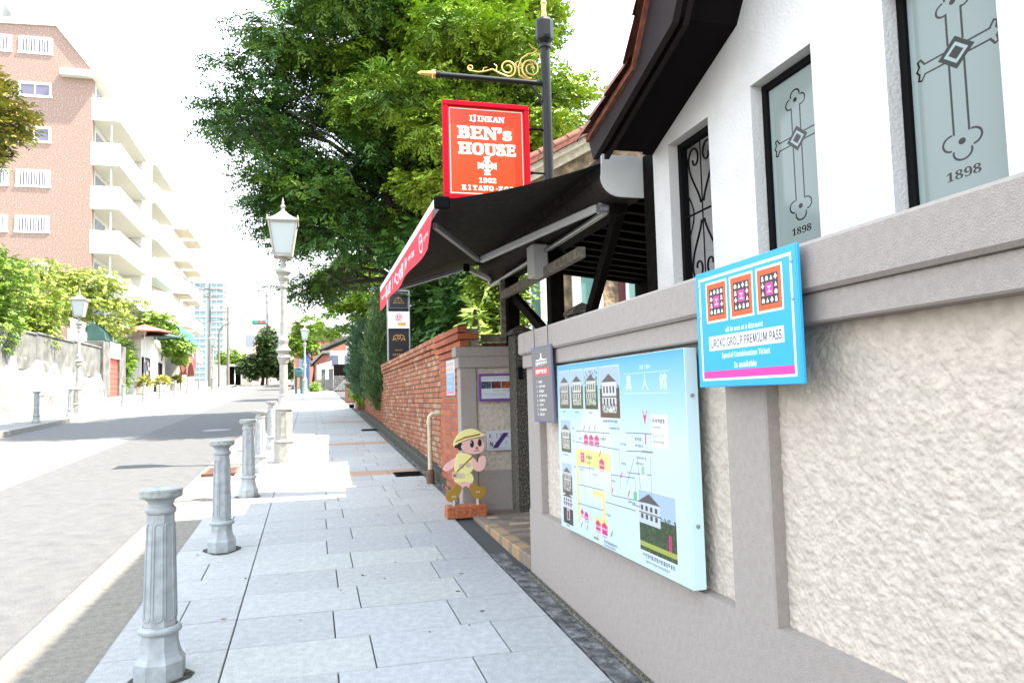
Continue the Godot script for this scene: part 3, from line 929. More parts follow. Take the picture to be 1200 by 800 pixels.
func right_pavement() -> void:
	var r := RandomNumberGenerator.new()
	r.seed = 77
	var side := struct("sidewalk", Geo_ramp(-1.0, 2.6, -62, 6, -0.014), mats.joint)
	var rest := Geo.new()
	rest.any_col = false
	var n := 0
	var row := 0
	var z := -2.28
	while z > -60:
		var dz := 0.462
		var z0 := z - dz
		var tan := absf(z + 10.0) < 0.24 or absf(z + 14.3) < 0.24 or absf(z + 20.3) < 0.24
		var xs := [-1.0, -0.41]
		var x := -0.41 + (0.55 if row % 2 == 0 else 0.72) + r.randf_range(-0.03, 0.03)
		var rt := 1.285 if z > -7.3 else 1.42
		while x < rt - 0.12:
			xs.append(x); x += 0.655 + r.randf_range(-0.02, 0.02)
		xs.append(rt)
		if row % 2 == 1: xs.insert(1, -0.72)
		for i in xs.size() - 1:
			var jg := 0.0035
			var up := r.randf_range(-0.0015, 0.0015)
			var g := Geo.new() if n < 285 else rest
			ramp_box(g, xs[i] + (0.0 if i == 0 else jg), xs[i + 1] - jg, z0 + jg, z - jg, -0.05, up, 0.003)
			if n < 285:
				var m: Material = mats["paver%d" % (r.randi() % 6)]
				if tan and xs[i] > 0.0: m = mats.paver_tan
				elif z > -6.5 and i == xs.size() - 2: m = mats.paver_stained
				elif z > -4.2 and i == xs.size() - 3: m = mats.paver_grubby
				var grate_here: bool = absf(z + 10.0) < 0.24 and xs[i] > 0.9
				part("paving_slab", g, m, side)
				n += 1
		z = z0; row += 1
	var o := part("paving_slab", rest, mats.paver0, side)
	o.set_meta("kind", "stuff")
	# narrow border of grimy slabs along the low wall
	z = -1.9
	while z > -5.1:
		var g := Geo.new()
		ramp_box(g, 1.295, 1.405, z - 0.92, z - 0.006, -0.05, -0.001, 0.003)
		part("border_slab", g, mats.paver_dirty, side)
		z -= 0.925
	z = -7.3
	while z > -30:
		var g := Geo.new()
		ramp_box(g, 1.43, 1.6, z - 0.92, z - 0.006, -0.05, -0.001, 0.003)
		part("border_slab", g, mats.paver_dirty, side)
		z -= 0.925
	# grime round the feet of the bollards
	for zb in [-3.86, -6.36, -8.95, -11.02, -14.1]:
		var g := Geo.new()
		var ring := []
		for i in 16:
			var an := TAU * i / 16
			var rr := 0.13 + 0.022 * sin(an * 3 + zb) + r.randf_range(0, 0.012)
			ring.append(V(-0.68 + cos(an) * rr, gy(zb - sin(an) * rr) + 0.0035, zb - sin(an) * rr))
		for i in 16: g.tri(V(-0.68, gy(zb) + 0.0035, zb), ring[i], ring[(i + 1) % 16])
		part("grime", g, mats.moss, side)
	# black metal inspection covers
	for k in 2:
		var zc: float = [-10.05, -17.6][k]
		var xc: float = [1.24, 1.3][k]
		var t := thing("access_cover", ["black metal access cover in the pavement near the drainpipe", "black metal access cover farther up by the brick wall"][k], "access cover", V(xc, gy(zc), zc))
		var g := Geo.new()
		g.box(T(0, 0.003, 0, SB), V(0.36, 0.012, 0.42), 0.003)
		part("lid", g, mats.black_iron, t)
		for i in 6:
			g = Geo.new()
			var zz := -0.16 + i * 0.064
			g.box(T(0, gy(zz) + 0.0105, zz, SB), V(0.3, 0.006, 0.016))
			part("rib", g, mats.black_iron, t)

func low_wall() -> void:
	var t := thing("boundary_wall", "low grey rendered boundary wall with rough cream panels along the pavement", "wall")
	var far := -5.03; var near := 2.5
	var g := Geo.new()
	g.bx(1.40, 1.78, 1.68, 1.83, far + 0.16, near, 0.012)
	g.bx(1.40, 1.78, 1.68, 1.83, far, far + 0.1598, 0.012)
	part("cap", g, mats.trim, t)
	g = Geo.new()
	g.bx(1.425, 1.75, 1.59, 1.682, far + 0.02, near, 0.006)
	part("band", g, mats.trim, t)
	g = Geo.new()
	for w in [[far + 0.03, -4.74], [-2.43, -2.18], [0.4, 0.65]]: pass
	var k := 0
	for w in [[far + 0.03, -4.74], [-2.43, -2.18], [0.048, 0.3]]:
		g = Geo.new()
		g.bx(1.45, 1.72, 0.6, 1.6, w[0], w[1], 0.006)
		part("pilaster", g, mats.trim, t)
		k += 1
	g = Geo.new()
	# base with a foot that follows the slope
	var p := PackedVector2Array([V2(-near, 0.63), V2(-far - 0.03, 0.63), V2(-far - 0.03, gy(far) - 0.1), V2(-near, gy(near) - 0.1)])
	g.prism(p, Transform3D(Basis(V(0, 0, -1), V(0, 1, 0), V(1, 0, 0)), V(1.445, 0, 0)), 0.28)
	part("base_course", g, mats.trim, t)
	g = Geo.new()
	g.bx(1.53, 1.7, 0.5, 1.62, far + 0.1, near, 0)
	part("wall_core", g, mats.trim, t)
	part("stucco_panel", disp_panel(-4.742, -2.428, 0.628, 1.592, 1.5, 0.006, 0.006, 40), mats.render_rough, t)
	part("stucco_panel", disp_panel(-2.182, 0.05, 0.628, 1.592, 1.5, 0.0054, 0.0045, 50), mats.render_rough, t)
	g = Geo.new()
	ramp_box(g, 1.405, 1.447, far + 0.04, near, -0.1, 0.012, 0.008)
	part("plinth", g, mats.aggregate, t)

func white_house() -> void:
	var t := thing("white_house", "white stucco gabled house with tall narrow windows behind the low wall", "house")
	var X := 2.1; var th := 0.3
	var B := Basis(V(0, 0, -1), V(0, 1, 0), V(1, 0, 0))      # local x = -z, y up, depth into the house
	var out := PackedVector2Array([V2(4.24, 0.1), V2(4.24, 2.94), V2(3.3, 3.29), V2(1.05, 6.4), V2(-1.2, 3.29), V2(-2.0, 2.94), V2(-2.0, 0.1)])
	var win := [[3.56, 4.03], [2.69, 3.15], [1.8, 2.27]]
	var lo := 1.985; var hi := 2.89
	var g := Geo.new()
	var cuts := [PackedVector2Array([V2(-9, hi), V2(9, hi), V2(9, 9), V2(-9, 9)]), PackedVector2Array([V2(-9, -1), V2(9, -1), V2(9, lo), V2(-9, lo)])]
	var edge := -9.0
	for i in range(2, -1, -1):
		cuts.append(PackedVector2Array([V2(edge, lo), V2(win[i][0], lo), V2(win[i][0], hi), V2(edge, hi)]))
		edge = win[i][1]
	cuts.append(PackedVector2Array([V2(edge, lo), V2(9, lo), V2(9, hi), V2(edge, hi)]))
	for c in cuts:
		for q in Geometry2D.intersect_polygons(out, c): g.prism(q, Transform3D(B, V(X, 0, 0)), th)
	part("gable_wall", g, mats.white_stucco, t)
	# windows
	for i in 3:
		var z0: float = -win[i][1]; var z1: float = -win[i][0]
		var f := Geo.new()
		var xf := X + 0.06
		f.bx(xf, xf + 0.05, lo, hi, z0, z0 + 0.035, 0.004); f.bx(xf, xf + 0.05, lo, hi, z1 - 0.035, z1, 0.004)
		f.bx(xf + 0.001, xf + 0.049, hi - 0.035, hi, z0 + 0.035, z1 - 0.035, 0.004); f.bx(xf + 0.001, xf + 0.049, lo, lo + 0.03, z0 + 0.035, z1 - 0.035, 0.004)
		var w := part("window", f, mats.black_iron, t)
		if i == 0:
			w.set_meta("label", "unglazed window with a black wrought iron scroll grille")
			grille(w, xf + 0.02, z0 + 0.035, z1 - 0.035, lo + 0.03, hi - 0.035)
			var b := Geo.new()
			b.bx(X + 0.3, X + 0.33, lo - 0.3, hi + 0.2, z0 - 0.15, z1 + 0.3)
			part("inner_wall", b, mats.white_stucco, w)
			b = Geo.new()
			b.bx(X + 0.22, X + 0.298, 2.12, 2.5, z1 - 0.22, z1 - 0.02, 0.004)
			part("letter_box", b, mats.black_iron, w)
		else:
			part("etched_pane", board_face(V(xf + 0.02, hi - 0.035, z0 + 0.035), V(0, 0, z1 - z0 - 0.07), V(0, -(hi - lo - 0.065), 0)), etched(), w)
			var b := Geo.new()
			b.bx(xf + 0.022, xf + 0.045, lo + 0.031, hi - 0.036, z0 + 0.036, z1 - 0.036)
			part("pane_back", b, mats.black_iron, w)
	# eaves: boards and dark soffit following the roof line, tiles on top
	var under := [V2(4.2, 2.83), V2(3.13, 3.16), V2(1.05, 6.25), V2(-1.03, 3.16), V2(-2.1, 2.83)]
	var upper := [V2(4.26, 2.955), V2(3.56, 3.11), V2(1.05, 6.6), V2(-1.46, 3.11), V2(-2.16, 2.955)]
	var inner := [V2(4.24, 2.905), V2(3.31, 3.25), V2(1.05, 6.4), V2(-1.21, 3.25), V2(-2.14, 2.905)]
	var between := func(a: Array, b: Array, f: float, dy: float) -> Array:
		var o := []
		for k in 5: o.append(a[k].lerp(b[k], f) + V2(0, dy))
		return o
	var band := func(a: Array, b: Array) -> PackedVector2Array:
		var p := PackedVector2Array(a)
		for k in range(4, -1, -1): p.append(b[k])
		return p
	var parts := [
		["fascia_board", 1.68, 0.035, band.call(under, between.call(under, upper, 0.97, 0.0)), mats.brown_board],
		["verge_moulding", 1.716, 0.04, band.call(between.call(under, inner, 0.1, 0.035), between.call(under, inner, 0.1, 0.1)), mats.black_board],
		["inner_board", 1.757, 0.03, band.call(between.call(under, inner, 0.2, -0.005), between.call(under, inner, 0.2, 0.1)), mats.brown_board],
		["soffit", 1.788, 0.312, band.call(between.call(under, inner, 0.6, 0.03), between.call(under, inner, 0.6, 0.06)), mats.black_board],
		["wall_moulding", 2.03, 0.069, band.call(between.call(inner, inner, 0, -0.01), between.call(inner, inner, 0, 0.06)), mats.black_board]]
	for e in parts:
		var q := Geo.new()
		q.prism(e[3], Transform3D(B, V(e[1], 0, 0)), e[2])
		part(e[0], q, e[4], t)
	var line := upper
	g = Geo.new()
	g.prism(band.call(between.call(upper, upper, 0, 0.002), between.call(upper, upper, 0, 0.035)), Transform3D(B, V(1.66, 0, 0)), 0.1)
	g.prism(band.call(between.call(inner, inner, 0, 0.065), between.call(inner, inner, 0, 0.13)), Transform3D(B, V(1.762, 0, 0)), 4.5)
	var roof := part("roof", g, mats.tile_red, t)
	# barrel tiles along the verge
	var tg := Geo.new()
	for s in 2:
		for k in (5 if s == 0 else 14):
			var a: Vector2 = line[s] + V2(0, 0.03)
			var b: Vector2 = line[s + 1] + V2(0, 0.03)
			var L := a.distance_to(b)
			var d := (b - a) / L
			var at := a + d * (k * 0.24 - (0.05 if s == 0 else 0.0))
			if k * 0.24 > L: continue
			for col in 3:
				tg = Geo.new()
				half_tile(tg, V(1.71 + col * 0.24, at.y, -at.x), V(0, d.y, -d.x), 0.3)
				part("roof_tile", tg, mats.tile_red, roof)
	# the body of the house behind the gable
	g = Geo.new()
	g.bx(3.8, 9.5, -0.5, 8.75, -6.6, 11.0)
	part("rear_wing", g, mats.white_stucco, t)
	g = Geo.new()
	g.bx(2.4, 3.8, 0.1, 2.9, -4.2, -4.0)
	part("side_wall", g, mats.white_stucco, t)
	g = Geo.new()
	g.bx(2.4, 3.8, 0.1, 2.9, 1.8, 2.0)
	part("side_wall", g, mats.white_stucco, t)
	g = g
	g = Geo.new()
	g.bx(2.115, 2.3, 0.2, 2.94, -4.42, -4.245)
	part("corner_post", g, mats.dark_timber, t)

func half_tile(g: Geo, at: Vector3, d: Vector3, L: float) -> void:
	var n := d.cross(Vector3.RIGHT).normalized()
	if n.y < 0: n = -n
	var ring := func(f: float, r: float) -> Array:
		var a := []
		for i in 7:
			var an := PI * i / 6.0
			a.append(at + d * (f * L) + Vector3.RIGHT * cos(an) * r + n * sin(an) * r * 0.8)
		return a
	var A: Array = ring.call(0.0, 0.1); var B: Array = ring.call(1.0, 0.082)
	var C: Array = ring.call(0.0, 0.085)
	for i in 6:
		g.quad(A[i], A[i + 1], B[i + 1], B[i])
		g.quad(A[i + 1], A[i], C[i], C[i + 1])

func spiral(o: Vector2, r: float, a0: float, turns: float, shrink := 0.25) -> Array:
	var p := []
	var n := int(absf(turns) * 18) + 2
	for i in n:
		var f := float(i) / (n - 1)
		p.append(o + Vector2.from_angle(a0 + f * turns * TAU) * r * lerpf(1.0, shrink, f))
	return p

func grille(w: Node3D, x: float, z0: float, z1: float, y0: float, y1: float) -> void:
	var zc := (z0 + z1) / 2
	var H := y1 - y0
	var W := (z1 - z0) / 2
	var add := func(called: String, p: Array, r: float) -> void:
		var q := []
		for a in p: q.append(V(x, y0 + a.y * H, zc + a.x * W))
		var g := Geo.new()
		g.tube(q, r, r, 6)
		part(called, g, mats.black_iron, w)
	for s in [-1.0, 1.0]:
		# long lyre curve with curled ends
		var p := []
		for i in 13:
			var f := i / 12.0
			p.append(V2(s * (0.08 + 0.62 * pow(absf(sin(f * PI * 0.5)), 1.5)), 0.56 + 0.32 * f))
		for q in spiral(V2(s * 0.36, 0.88), 0.34, 0.0 if s > 0 else PI, s * 1.0): p.append(V2(q.x, 0.88 + (q.y - 0.88) * 0.28))
		add.call("scroll", p, 0.006)
		p = []
		for i in 13:
			var f := i / 12.0
			p.append(V2(s * (0.08 + 0.62 * pow(absf(sin(f * PI * 0.5)), 1.5)), 0.44 - 0.32 * f))
		for q in spiral(V2(s * 0.36, 0.12), 0.34, 0.0 if s > 0 else PI, -s * 1.0): p.append(V2(q.x, 0.12 + (q.y - 0.12) * 0.28))
		add.call("scroll", p, 0.006)
		p = []
		for i in 17:
			var f := i / 16.0 * PI
			p.append(V2(s * (0.86 - 0.35 * sin(f)), 0.66 - 0.32 * (i / 16.0)))
		p.append_array([V2(s * 0.95, 0.33), V2(s * 0.9, 0.3)])
		add.call("scroll", p, 0.005)
	add.call("bar", [V2(-1, 0.5), V2(1, 0.5)], 0.006)
	add.call("bar", [V2(0, 0), V2(0, 1)], 0.004)

func etched() -> StandardMaterial3D:
	if mats.has("etched"): return mats.etched
	var W := 240; var H := 680
	var P := Paint.new(W, H, Color(0.465, 0.505, 0.49))
	var k := Color(0.06, 0.065, 0.03)
	for i in 14: P.rect(0, i * 6, W, 6, Color(0.465, 0.505, 0.49).lerp(Color(0.5, 0.545, 0.53), 1.0 - i / 14.0))
	P.rect(0, 0, 16, H, Color(0.51, 0.56, 0.55))
	var cx := 120.0
	var up := -56.0
	var t := 5.0
	for s in [-1.0, 1.0]:
		P.line(V2(cx + s * 19, 178 + up), V2(cx + s * 19, 268 + up), t, k)
		P.line(V2(cx + s * 19, 330 + up), V2(cx + s * 19, 530 + up), t, k)
		# arms of the cross
		P.line(V2(cx + s * 30, 285 + up), V2(cx + s * 82, 285 + up), t, k)
		P.line(V2(cx + s * 30, 315 + up), V2(cx + s * 82, 315 + up), t, k)
		P.path([V2(cx + s * 82, 285 + up), V2(cx + s * 92, 268 + up), V2(cx + s * 100, 272 + up), V2(cx + s * 97, 288 + up), V2(cx + s * 104, 300 + up), V2(cx + s * 97, 312 + up), V2(cx + s * 100, 328 + up), V2(cx + s * 92, 332 + up), V2(cx + s * 82, 315 + up)], t, k)
		# trefoils at both ends
		P.arc(V2(cx + s * 24, 160 + up), 19, PI * 0.5 if s > 0 else PI * 0.5, -PI * 0.45 if s > 0 else PI * 1.45, t, k)
		P.arc(V2(cx + s * 26, 553 + up), 22, -PI * 0.5, PI * 0.45 if s > 0 else -PI * 1.45, t, k)
	P.arc(V2(cx, 134 + up), 20, PI * 0.95, TAU + PI * 0.05, t, k)
	P.arc(V2(cx, 585 + up), 23, -PI * 0.05, PI * 1.05, t, k)
	P.disc(V2(cx, 152 + up), 8, k); P.disc(V2(cx, 556 + up), 9, k)
	P.poly([V2(cx, 252 + up), V2(cx + 46, 300 + up), V2(cx, 348 + up), V2(cx - 46, 300 + up)], k)
	P.poly([V2(cx, 268 + up), V2(cx + 31, 300 + up), V2(cx, 332 + up), V2(cx - 31, 300 + up)], Color(0.52, 0.57, 0.56))
	P.poly([V2(cx, 280 + up), V2(cx + 19, 300 + up), V2(cx, 320 + up), V2(cx - 19, 300 + up)], k)
	P.text("1898", true, cx - 2, 646 + up, 26, k, 1.1)
	var m := printed("etched", P.tex(), 0.12)
	m.metallic_specular = 0.32
	return m

func entrance() -> void:
	# tiled entrance floor
	var g := Geo.new()
	g.bx(1.475, 3.4, 0.05, 0.283, -7.25, -5.04)
	var fl := struct("entrance_floor", g, mats.mortar_dark)
	var r := RandomNumberGenerator.new()
	r.seed = 5
	var z := -5.05
	var row := 0
	while z > -7.2:
		var x := 1.56 - (0.1 if row % 2 else 0.0)
		while x < 3.0:
			g = Geo.new()
			var w := 0.2
			g.bx(maxf(x, 1.56) + 0.003, x + w - 0.003, 0.27, 0.295 + r.randf_range(-0.001, 0.001), maxf(z - 0.1, -7.22) + 0.003, z - 0.003, 0.003)
			part("floor_tile", g, mats["floor_tile%d" % ([0, 1, 3, 4, 1, 0, 2, 3][r.randi() % 8])], fl)
			x += w
		z -= 0.1; row += 1
	z = -5.05
	while z > -7.15:
		g = Geo.new()
		g.bx(1.455, 1.558, 0.2, 0.297, z - 0.097, z - 0.003, 0.006)
		part("edge_tile", g, mats.tile_edge if r.randf() < 0.5 else mats.floor_tile1, fl)
		z -= 0.1
	# grey wall that faces down the street
	var t := thing("grey_return_wall", "grey rendered wall end beside the tiled entrance with rough centre panel", "wall", V(0, 0, -7.25))
	g = Geo.new()
	g.bx(1.37, 2.06, 1.8, 1.9, -0.16, 0.03, 0.01); g.bx(1.4, 2.06, 1.69, 1.802, -0.16, 0.02, 0.006)
	part("cap", g, mats.trim, t)
	g = Geo.new()
	g.bx(1.42, 1.585, 0.2, 1.7, -0.16, 0.0, 0.006)
	part("pilaster", g, mats.trim, t)
	g = Geo.new()
	g.bx(1.583, 2.06, 0.2, 0.68, -0.16, -0.004, 0.006)
	part("base_course", g, mats.trim, t)
	var pn := disp_panel(1.58, 2.06, 0.675, 1.695, 0.0, 0.008, 0.01, 60)
	var pm := part("stucco_panel", pn, mats.render_rough, t)
	pm.transform = Transform3D(Basis(V(0, 0, -1), V(0, 1, 0), V(1, 0, 0)), V(0, 0, -0.025))
	g = Geo.new()
	g.bx(1.45, 2.05, 0.2, 1.7, -0.155, -0.05)
	part("wall_core", g, mats.trim, t)
	# pebble-dashed gate posts
	for k in 2:
		var zc: float = [-7.09, -5.34][k]
		var p := thing("gate_post", ["pebble-dashed stone gate post beside the grey return wall", "pebble-dashed stone gate post top showing above the low wall"][k], "gate post", V(2.0, 0.28, zc), "gate posts of the entrance")
		g = Geo.new()
		g.bx(-0.1, 0.1, -0.02, 1.72, -0.1, 0.1, 0.02)
		part("shaft", g, mats.aggregate, p)
		g = Geo.new()
		g.lathe(T(0, 1.72, 0), [V2(0.155, 0), V2(0.155, 0.03), V2(0.1, 0.06), V2(0.0, 0.1)], 4, false, PI / 4)
		part("cap", g, mats.aggregate, p)
		if k == 0:
			g = Geo.new()
			g.bx(-0.06, -0.02, 1.28, 1.4, 0.1, 0.13, 0.004)
			part("hinge", g, mats.black_iron, p)
	# timber canopy over the gate
	var c := thing("timber_canopy", "dark timber gate canopy with diagonal braces over the entrance", "canopy")
	for z2 in [-7.42, -6.02]:
		g = Geo.new()
		g.bx(1.96, 2.08, 0.25, 2.72, z2 - 0.06, z2 + 0.06, 0.005)
		part("post", g, mats.dark_timber, c)
	g = Geo.new()
	g.bx(1.9, 1.95, 2.0, 2.6, -7.48, -7.43, 0.004)
	part("batten", g, mats.old_timber, c)
	g = Geo.new()
	g.bx(1.9, 1.957, 2.4, 2.48, -7.42, -5.1, 0.004)
	part("rail", g, mats.old_timber, c)
	for w in [[-7.3, 2.4, -6.3, 1.95], [-4.62, 2.62, -5.25, 1.95]]:
		g = Geo.new()
		g.bar(V(2.02, w[1], w[0]), V(2.02, w[3], w[2]), 0.06, 0.09, 0.004)
		part("brace", g, mats.dark_timber, c)
	g = Geo.new()
	g.bx(1.97, 2.09, 2.62, 2.78, -7.6, -4.62, 0.005)
	part("beam", g, mats.dark_timber, c)
	g = Geo.new()
	g.bx(3.48, 3.6, 2.3, 2.6, -7.6, -4.62, 0.005)
	part("beam", g, mats.dark_timber, c)
	for k in 12:
		var z3 := -4.75 - k * 0.25
		g = Geo.new()
		g.bar(V(1.95, 2.8, z3), V(3.6, 2.62, z3), 0.06, 0.09)
		part("rafter", g, mats.dark_timber, c)
	for k in 11:
		var x3 := 2.03 + k * 0.15
		g = Geo.new()
		g.bx(x3 - 0.085, x3 + 0.085, (0.008 if k % 2 else 0.0) + 2.86 - (k * 0.0164), (0.008 if k % 2 else 0.0) + 2.87 - (k * 0.0164), -7.65, -4.62)
		part("roof_board", g, mats.dark_timber, c)
	# white box under the beam
	var jb := thing("junction_box", "small white electrical box fixed to the canopy beam under the awning", "electrical box", V(1.88, 2.54, -6.05))
	g = Geo.new()
	g.bx(-0.07, 0.07, -0.14, 0.14, -0.09, 0.09, 0.012)
	part("case", g, mats.grey_plastic, jb)
	g = Geo.new()
	g.bx(0.07, 0.09, -0.06, 0.1, -0.05, 0.05)
	part("bracket", g, mats.grey_metal, jb)
	# dark rail fence between pier and post
	var fe := thing("wooden_fence", "short dark wooden rail fence between brick pier and gate post", "fence", V(0, 0, -7.6))
	g = Geo.new(); g.bx(1.72, 2.05, 1.97, 2.05, -0.03, 0.03, 0.004)
	part("rail", g, mats.old_timber, fe)
	for k in 4:
		g = Geo.new(); g.bx(1.73 + k * 0.08, 1.805 + k * 0.08, 0.25, 1.96, -0.015, 0.015)
		part("board", g, mats.maroon_curtain, fe)

func brick_shape(l: float, h: float, d: float) -> ArrayMesh:
	var g := Geo.new()
	g.box(T(0, 0, 0), V(d, h, l), 0.004)
	return g.mesh()

func brick_walls() -> void:
	var t := thing("brick_wall", "old red brick garden wall with corbelled pier running up the pavement", "wall")
	var r := RandomNumberGenerator.new()
	r.seed = 21
	var ch := 0.072
	var g := Geo.new()
	g.bx(1.515, 1.66, 0.2, 2.1, -8.86, -7.44)
	part("pier_core", g, mats.mortar_light, t)
	g = Geo.new()
	g.bx(1.615, 1.85, 0.2, 2.19, -17.3, -8.86)
	part("wall_core", g, mats.mortar_dark, t)
	g = Geo.new()
	ramp_box(g, 1.5, 1.63, -24, -7.45, -0.1, 0.13, 0.02)
	part("footing", g, mats.moss, t)
	var full := brick_shape(0.205, 0.06, 0.1)
	var half := brick_shape(0.098, 0.06, 0.1)
	var across := brick_shape(0.205, 0.06, 0.1)
	var count := [0]
	var stuff := {}
	var lay := func(me: ArrayMesh, tr: Transform3D, m: String, limit: int) -> void:
		if count[0] < limit:
			var o := part("brick", me, mats[m], t)
			o.transform = tr
			count[0] += 1
		else:
			if not stuff.has(m): stuff[m] = []
			stuff[m].append([me, tr])
	# pier: street face, then the corbelled top that also shows its end
	for row in 26:
		var y := 0.36 + row * ch
		var corb := 0.0
		if row == 21: corb = 0.02
		if row == 22: corb = 0.045
		if row >= 23: corb = 0.075
		if row == 25: continue
		var z := -7.44 + corb
		var off := row % 2 == 1
		var first := true
		while z > -8.86 - corb:
			var hb := first and off
			var l := 0.102 if hb else 0.212
			if z - l < -8.9 - corb: l = 0.102; hb = true
			lay.call(half if hb else full, T(1.55 - corb + r.randf_range(-0.001, 0.001), y, z - l / 2), "pier_brick%d" % (r.randi() % 3), 300)
			z -= l; first = false
		if row >= 20:
			var x := 1.5 - corb + (0.0 if off else 0.108)
			while x < 1.5:
				lay.call(full, Transform3D(Basis(Vector3.UP, PI / 2), V(x + 0.106, y, -7.49 + corb)), "pier_brick%d" % (r.randi() % 3), 300)
				x += 0.214
	# the long wall: worn bricks, dark open joints
	var cols := int(8.4 / 0.215)
	for cidx in cols:
		for row in 26:
			var y := 0.36 + row * ch
			var z := -8.93 - cidx * 0.215 - (0.107 if row % 2 else 0.0)
			if y < gy(z) + 0.1: continue
			var corb := 0.0
			if row == 23: corb = 0.025
			if row >= 24: corb = 0.05
			var m := "brick%d" % ([0, 0, 1, 2, 3, 4, 5, 5, 2][r.randi() % 9])
			var tr := Transform3D(Basis.from_euler(V(r.randfn() * 0.01, r.randfn() * 0.02, 0)), V(1.655 - corb + r.randf_range(-0.006, 0.004), y, z - 0.105))
			lay.call(full, tr, m, 300)
	for m in stuff:
		var sg := Geo.new()
		for e in stuff[m]: add_mesh(sg, e[0], e[1])
		var o := part("brick", sg, mats[m], t)
		o.set_meta("kind", "stuff")
	# lower planter wall beyond
	var p := thing("planter_wall", "low brick planter wall beyond the tall brick wall, conifers above it", "wall")
	g = Geo.new()
	g.bx(1.69, 1.9, 0.4, 1.5, -24.3, -17.32)
	part("wall_core", g, mats.mortar_dark, p)
	var pg := [Geo.new(), Geo.new(), Geo.new()]
	for row in 17:
		for cidx in 32:
			var z := -17.34 - cidx * 0.215 - (0.107 if row % 2 else 0.0)
			var y := 0.4 + row * ch
			if y < gy(z) + 0.05 or y > 1.56: continue
			add_mesh(pg[r.randi() % 3], full, T(1.7 + r.randf_range(-0.005, 0.003), y, z - 0.105))
	for k in 3:
		var o := part("brick", pg[k], mats["brick%d" % [0, 1, 5][k]], p)
		o.set_meta("kind", "stuff")
	# red planter box and a brick post farther on
	var b := thing("planter_box", "dark red planter box at the foot of the farther conifers", "planter", V(1.72, gy(-27.2), -27.2))
	g = Geo.new()
	g.bx(-0.16, 0.5, -0.1, 0.55, -0.6, 0.6, 0.02)
	part("box", g, mats.red_wall, b)
	g = Geo.new()
	g.bx(-0.2, 0.54, 0.55, 0.62, -0.64, 0.64, 0.01)
	part("rim", g, mats.red_wall, b)
	b = thing("brick_post", "dark brick gate post at the far end of the planters", "gate post", V(1.55, gy(-33), -33))
	g = Geo.new()
	g.bx(-0.11, 0.3, -0.1, 0.75, -0.2, 0.2)
	for k in 9: g.bx(-0.12, 0.31, k * 0.08 + 0.01, k * 0.08 + 0.07, -0.21, 0.21, 0.004)
	part("shaft", g, mats.red_wall, b)
	g = Geo.new()
	g.bx(-0.16, 0.35, 0.75, 0.83, -0.25, 0.25, 0.01)
	part("cap", g, mats.red_wall, b)
	# cream drainpipe in front of the pier
	var d := thing("drainpipe", "cream drainpipe with an elbow standing against the brick wall", "drainpipe", V(1.4, gy(-9.15), -9.15))
	g = Geo.new()
	var pp := [V(0, 0.12, 0), V(0, 0.5, 0), V(0, 0.78, 0)]
	for i in 6: pp.append(V(0.06 - 0.06 * cos(i / 5.0 * PI / 2), 0.78 + 0.06 * sin(i / 5.0 * PI / 2), 0))
	pp.append(V(0.3, 0.84, 0))
	g.tube(pp, 0.028, 0.028, 12)
	part("pipe", g, mats.pipe_cream, d)
	g = Geo.new()
	g.lathe(T(0, 0.0, 0), [V2(0, -0.03), V2(0.05, -0.03), V2(0.05, 0.13), V2(0.042, 0.16), V2(0.036, 0.17)], 12)
	part("foot_sleeve", g, mats.rust, d)
	for e in [[V(0, 0.72, 0), Basis()], [V(0.09, 0.84, 0), Basis(V(0, 0, 1), -PI / 2)]]:
		g = Geo.new()
		g.lathe(Transform3D(e[1], e[0]), [V2(0.028, -0.01), V2(0.036, -0.008), V2(0.036, 0.04), V2(0.028, 0.043)], 12)
		part("collar", g, mats.pipe_cream, d)

func add_mesh(g: Geo, me: ArrayMesh, tr: Transform3D) -> void:
	var a := me.surface_get_arrays(0)
	var vs: PackedVector3Array = a[Mesh.ARRAY_VERTEX]
	var ns: PackedVector3Array = a[Mesh.ARRAY_NORMAL]
	for i in vs.size(): g.put(tr * vs[i], tr.basis * ns[i], Vector2.ZERO)

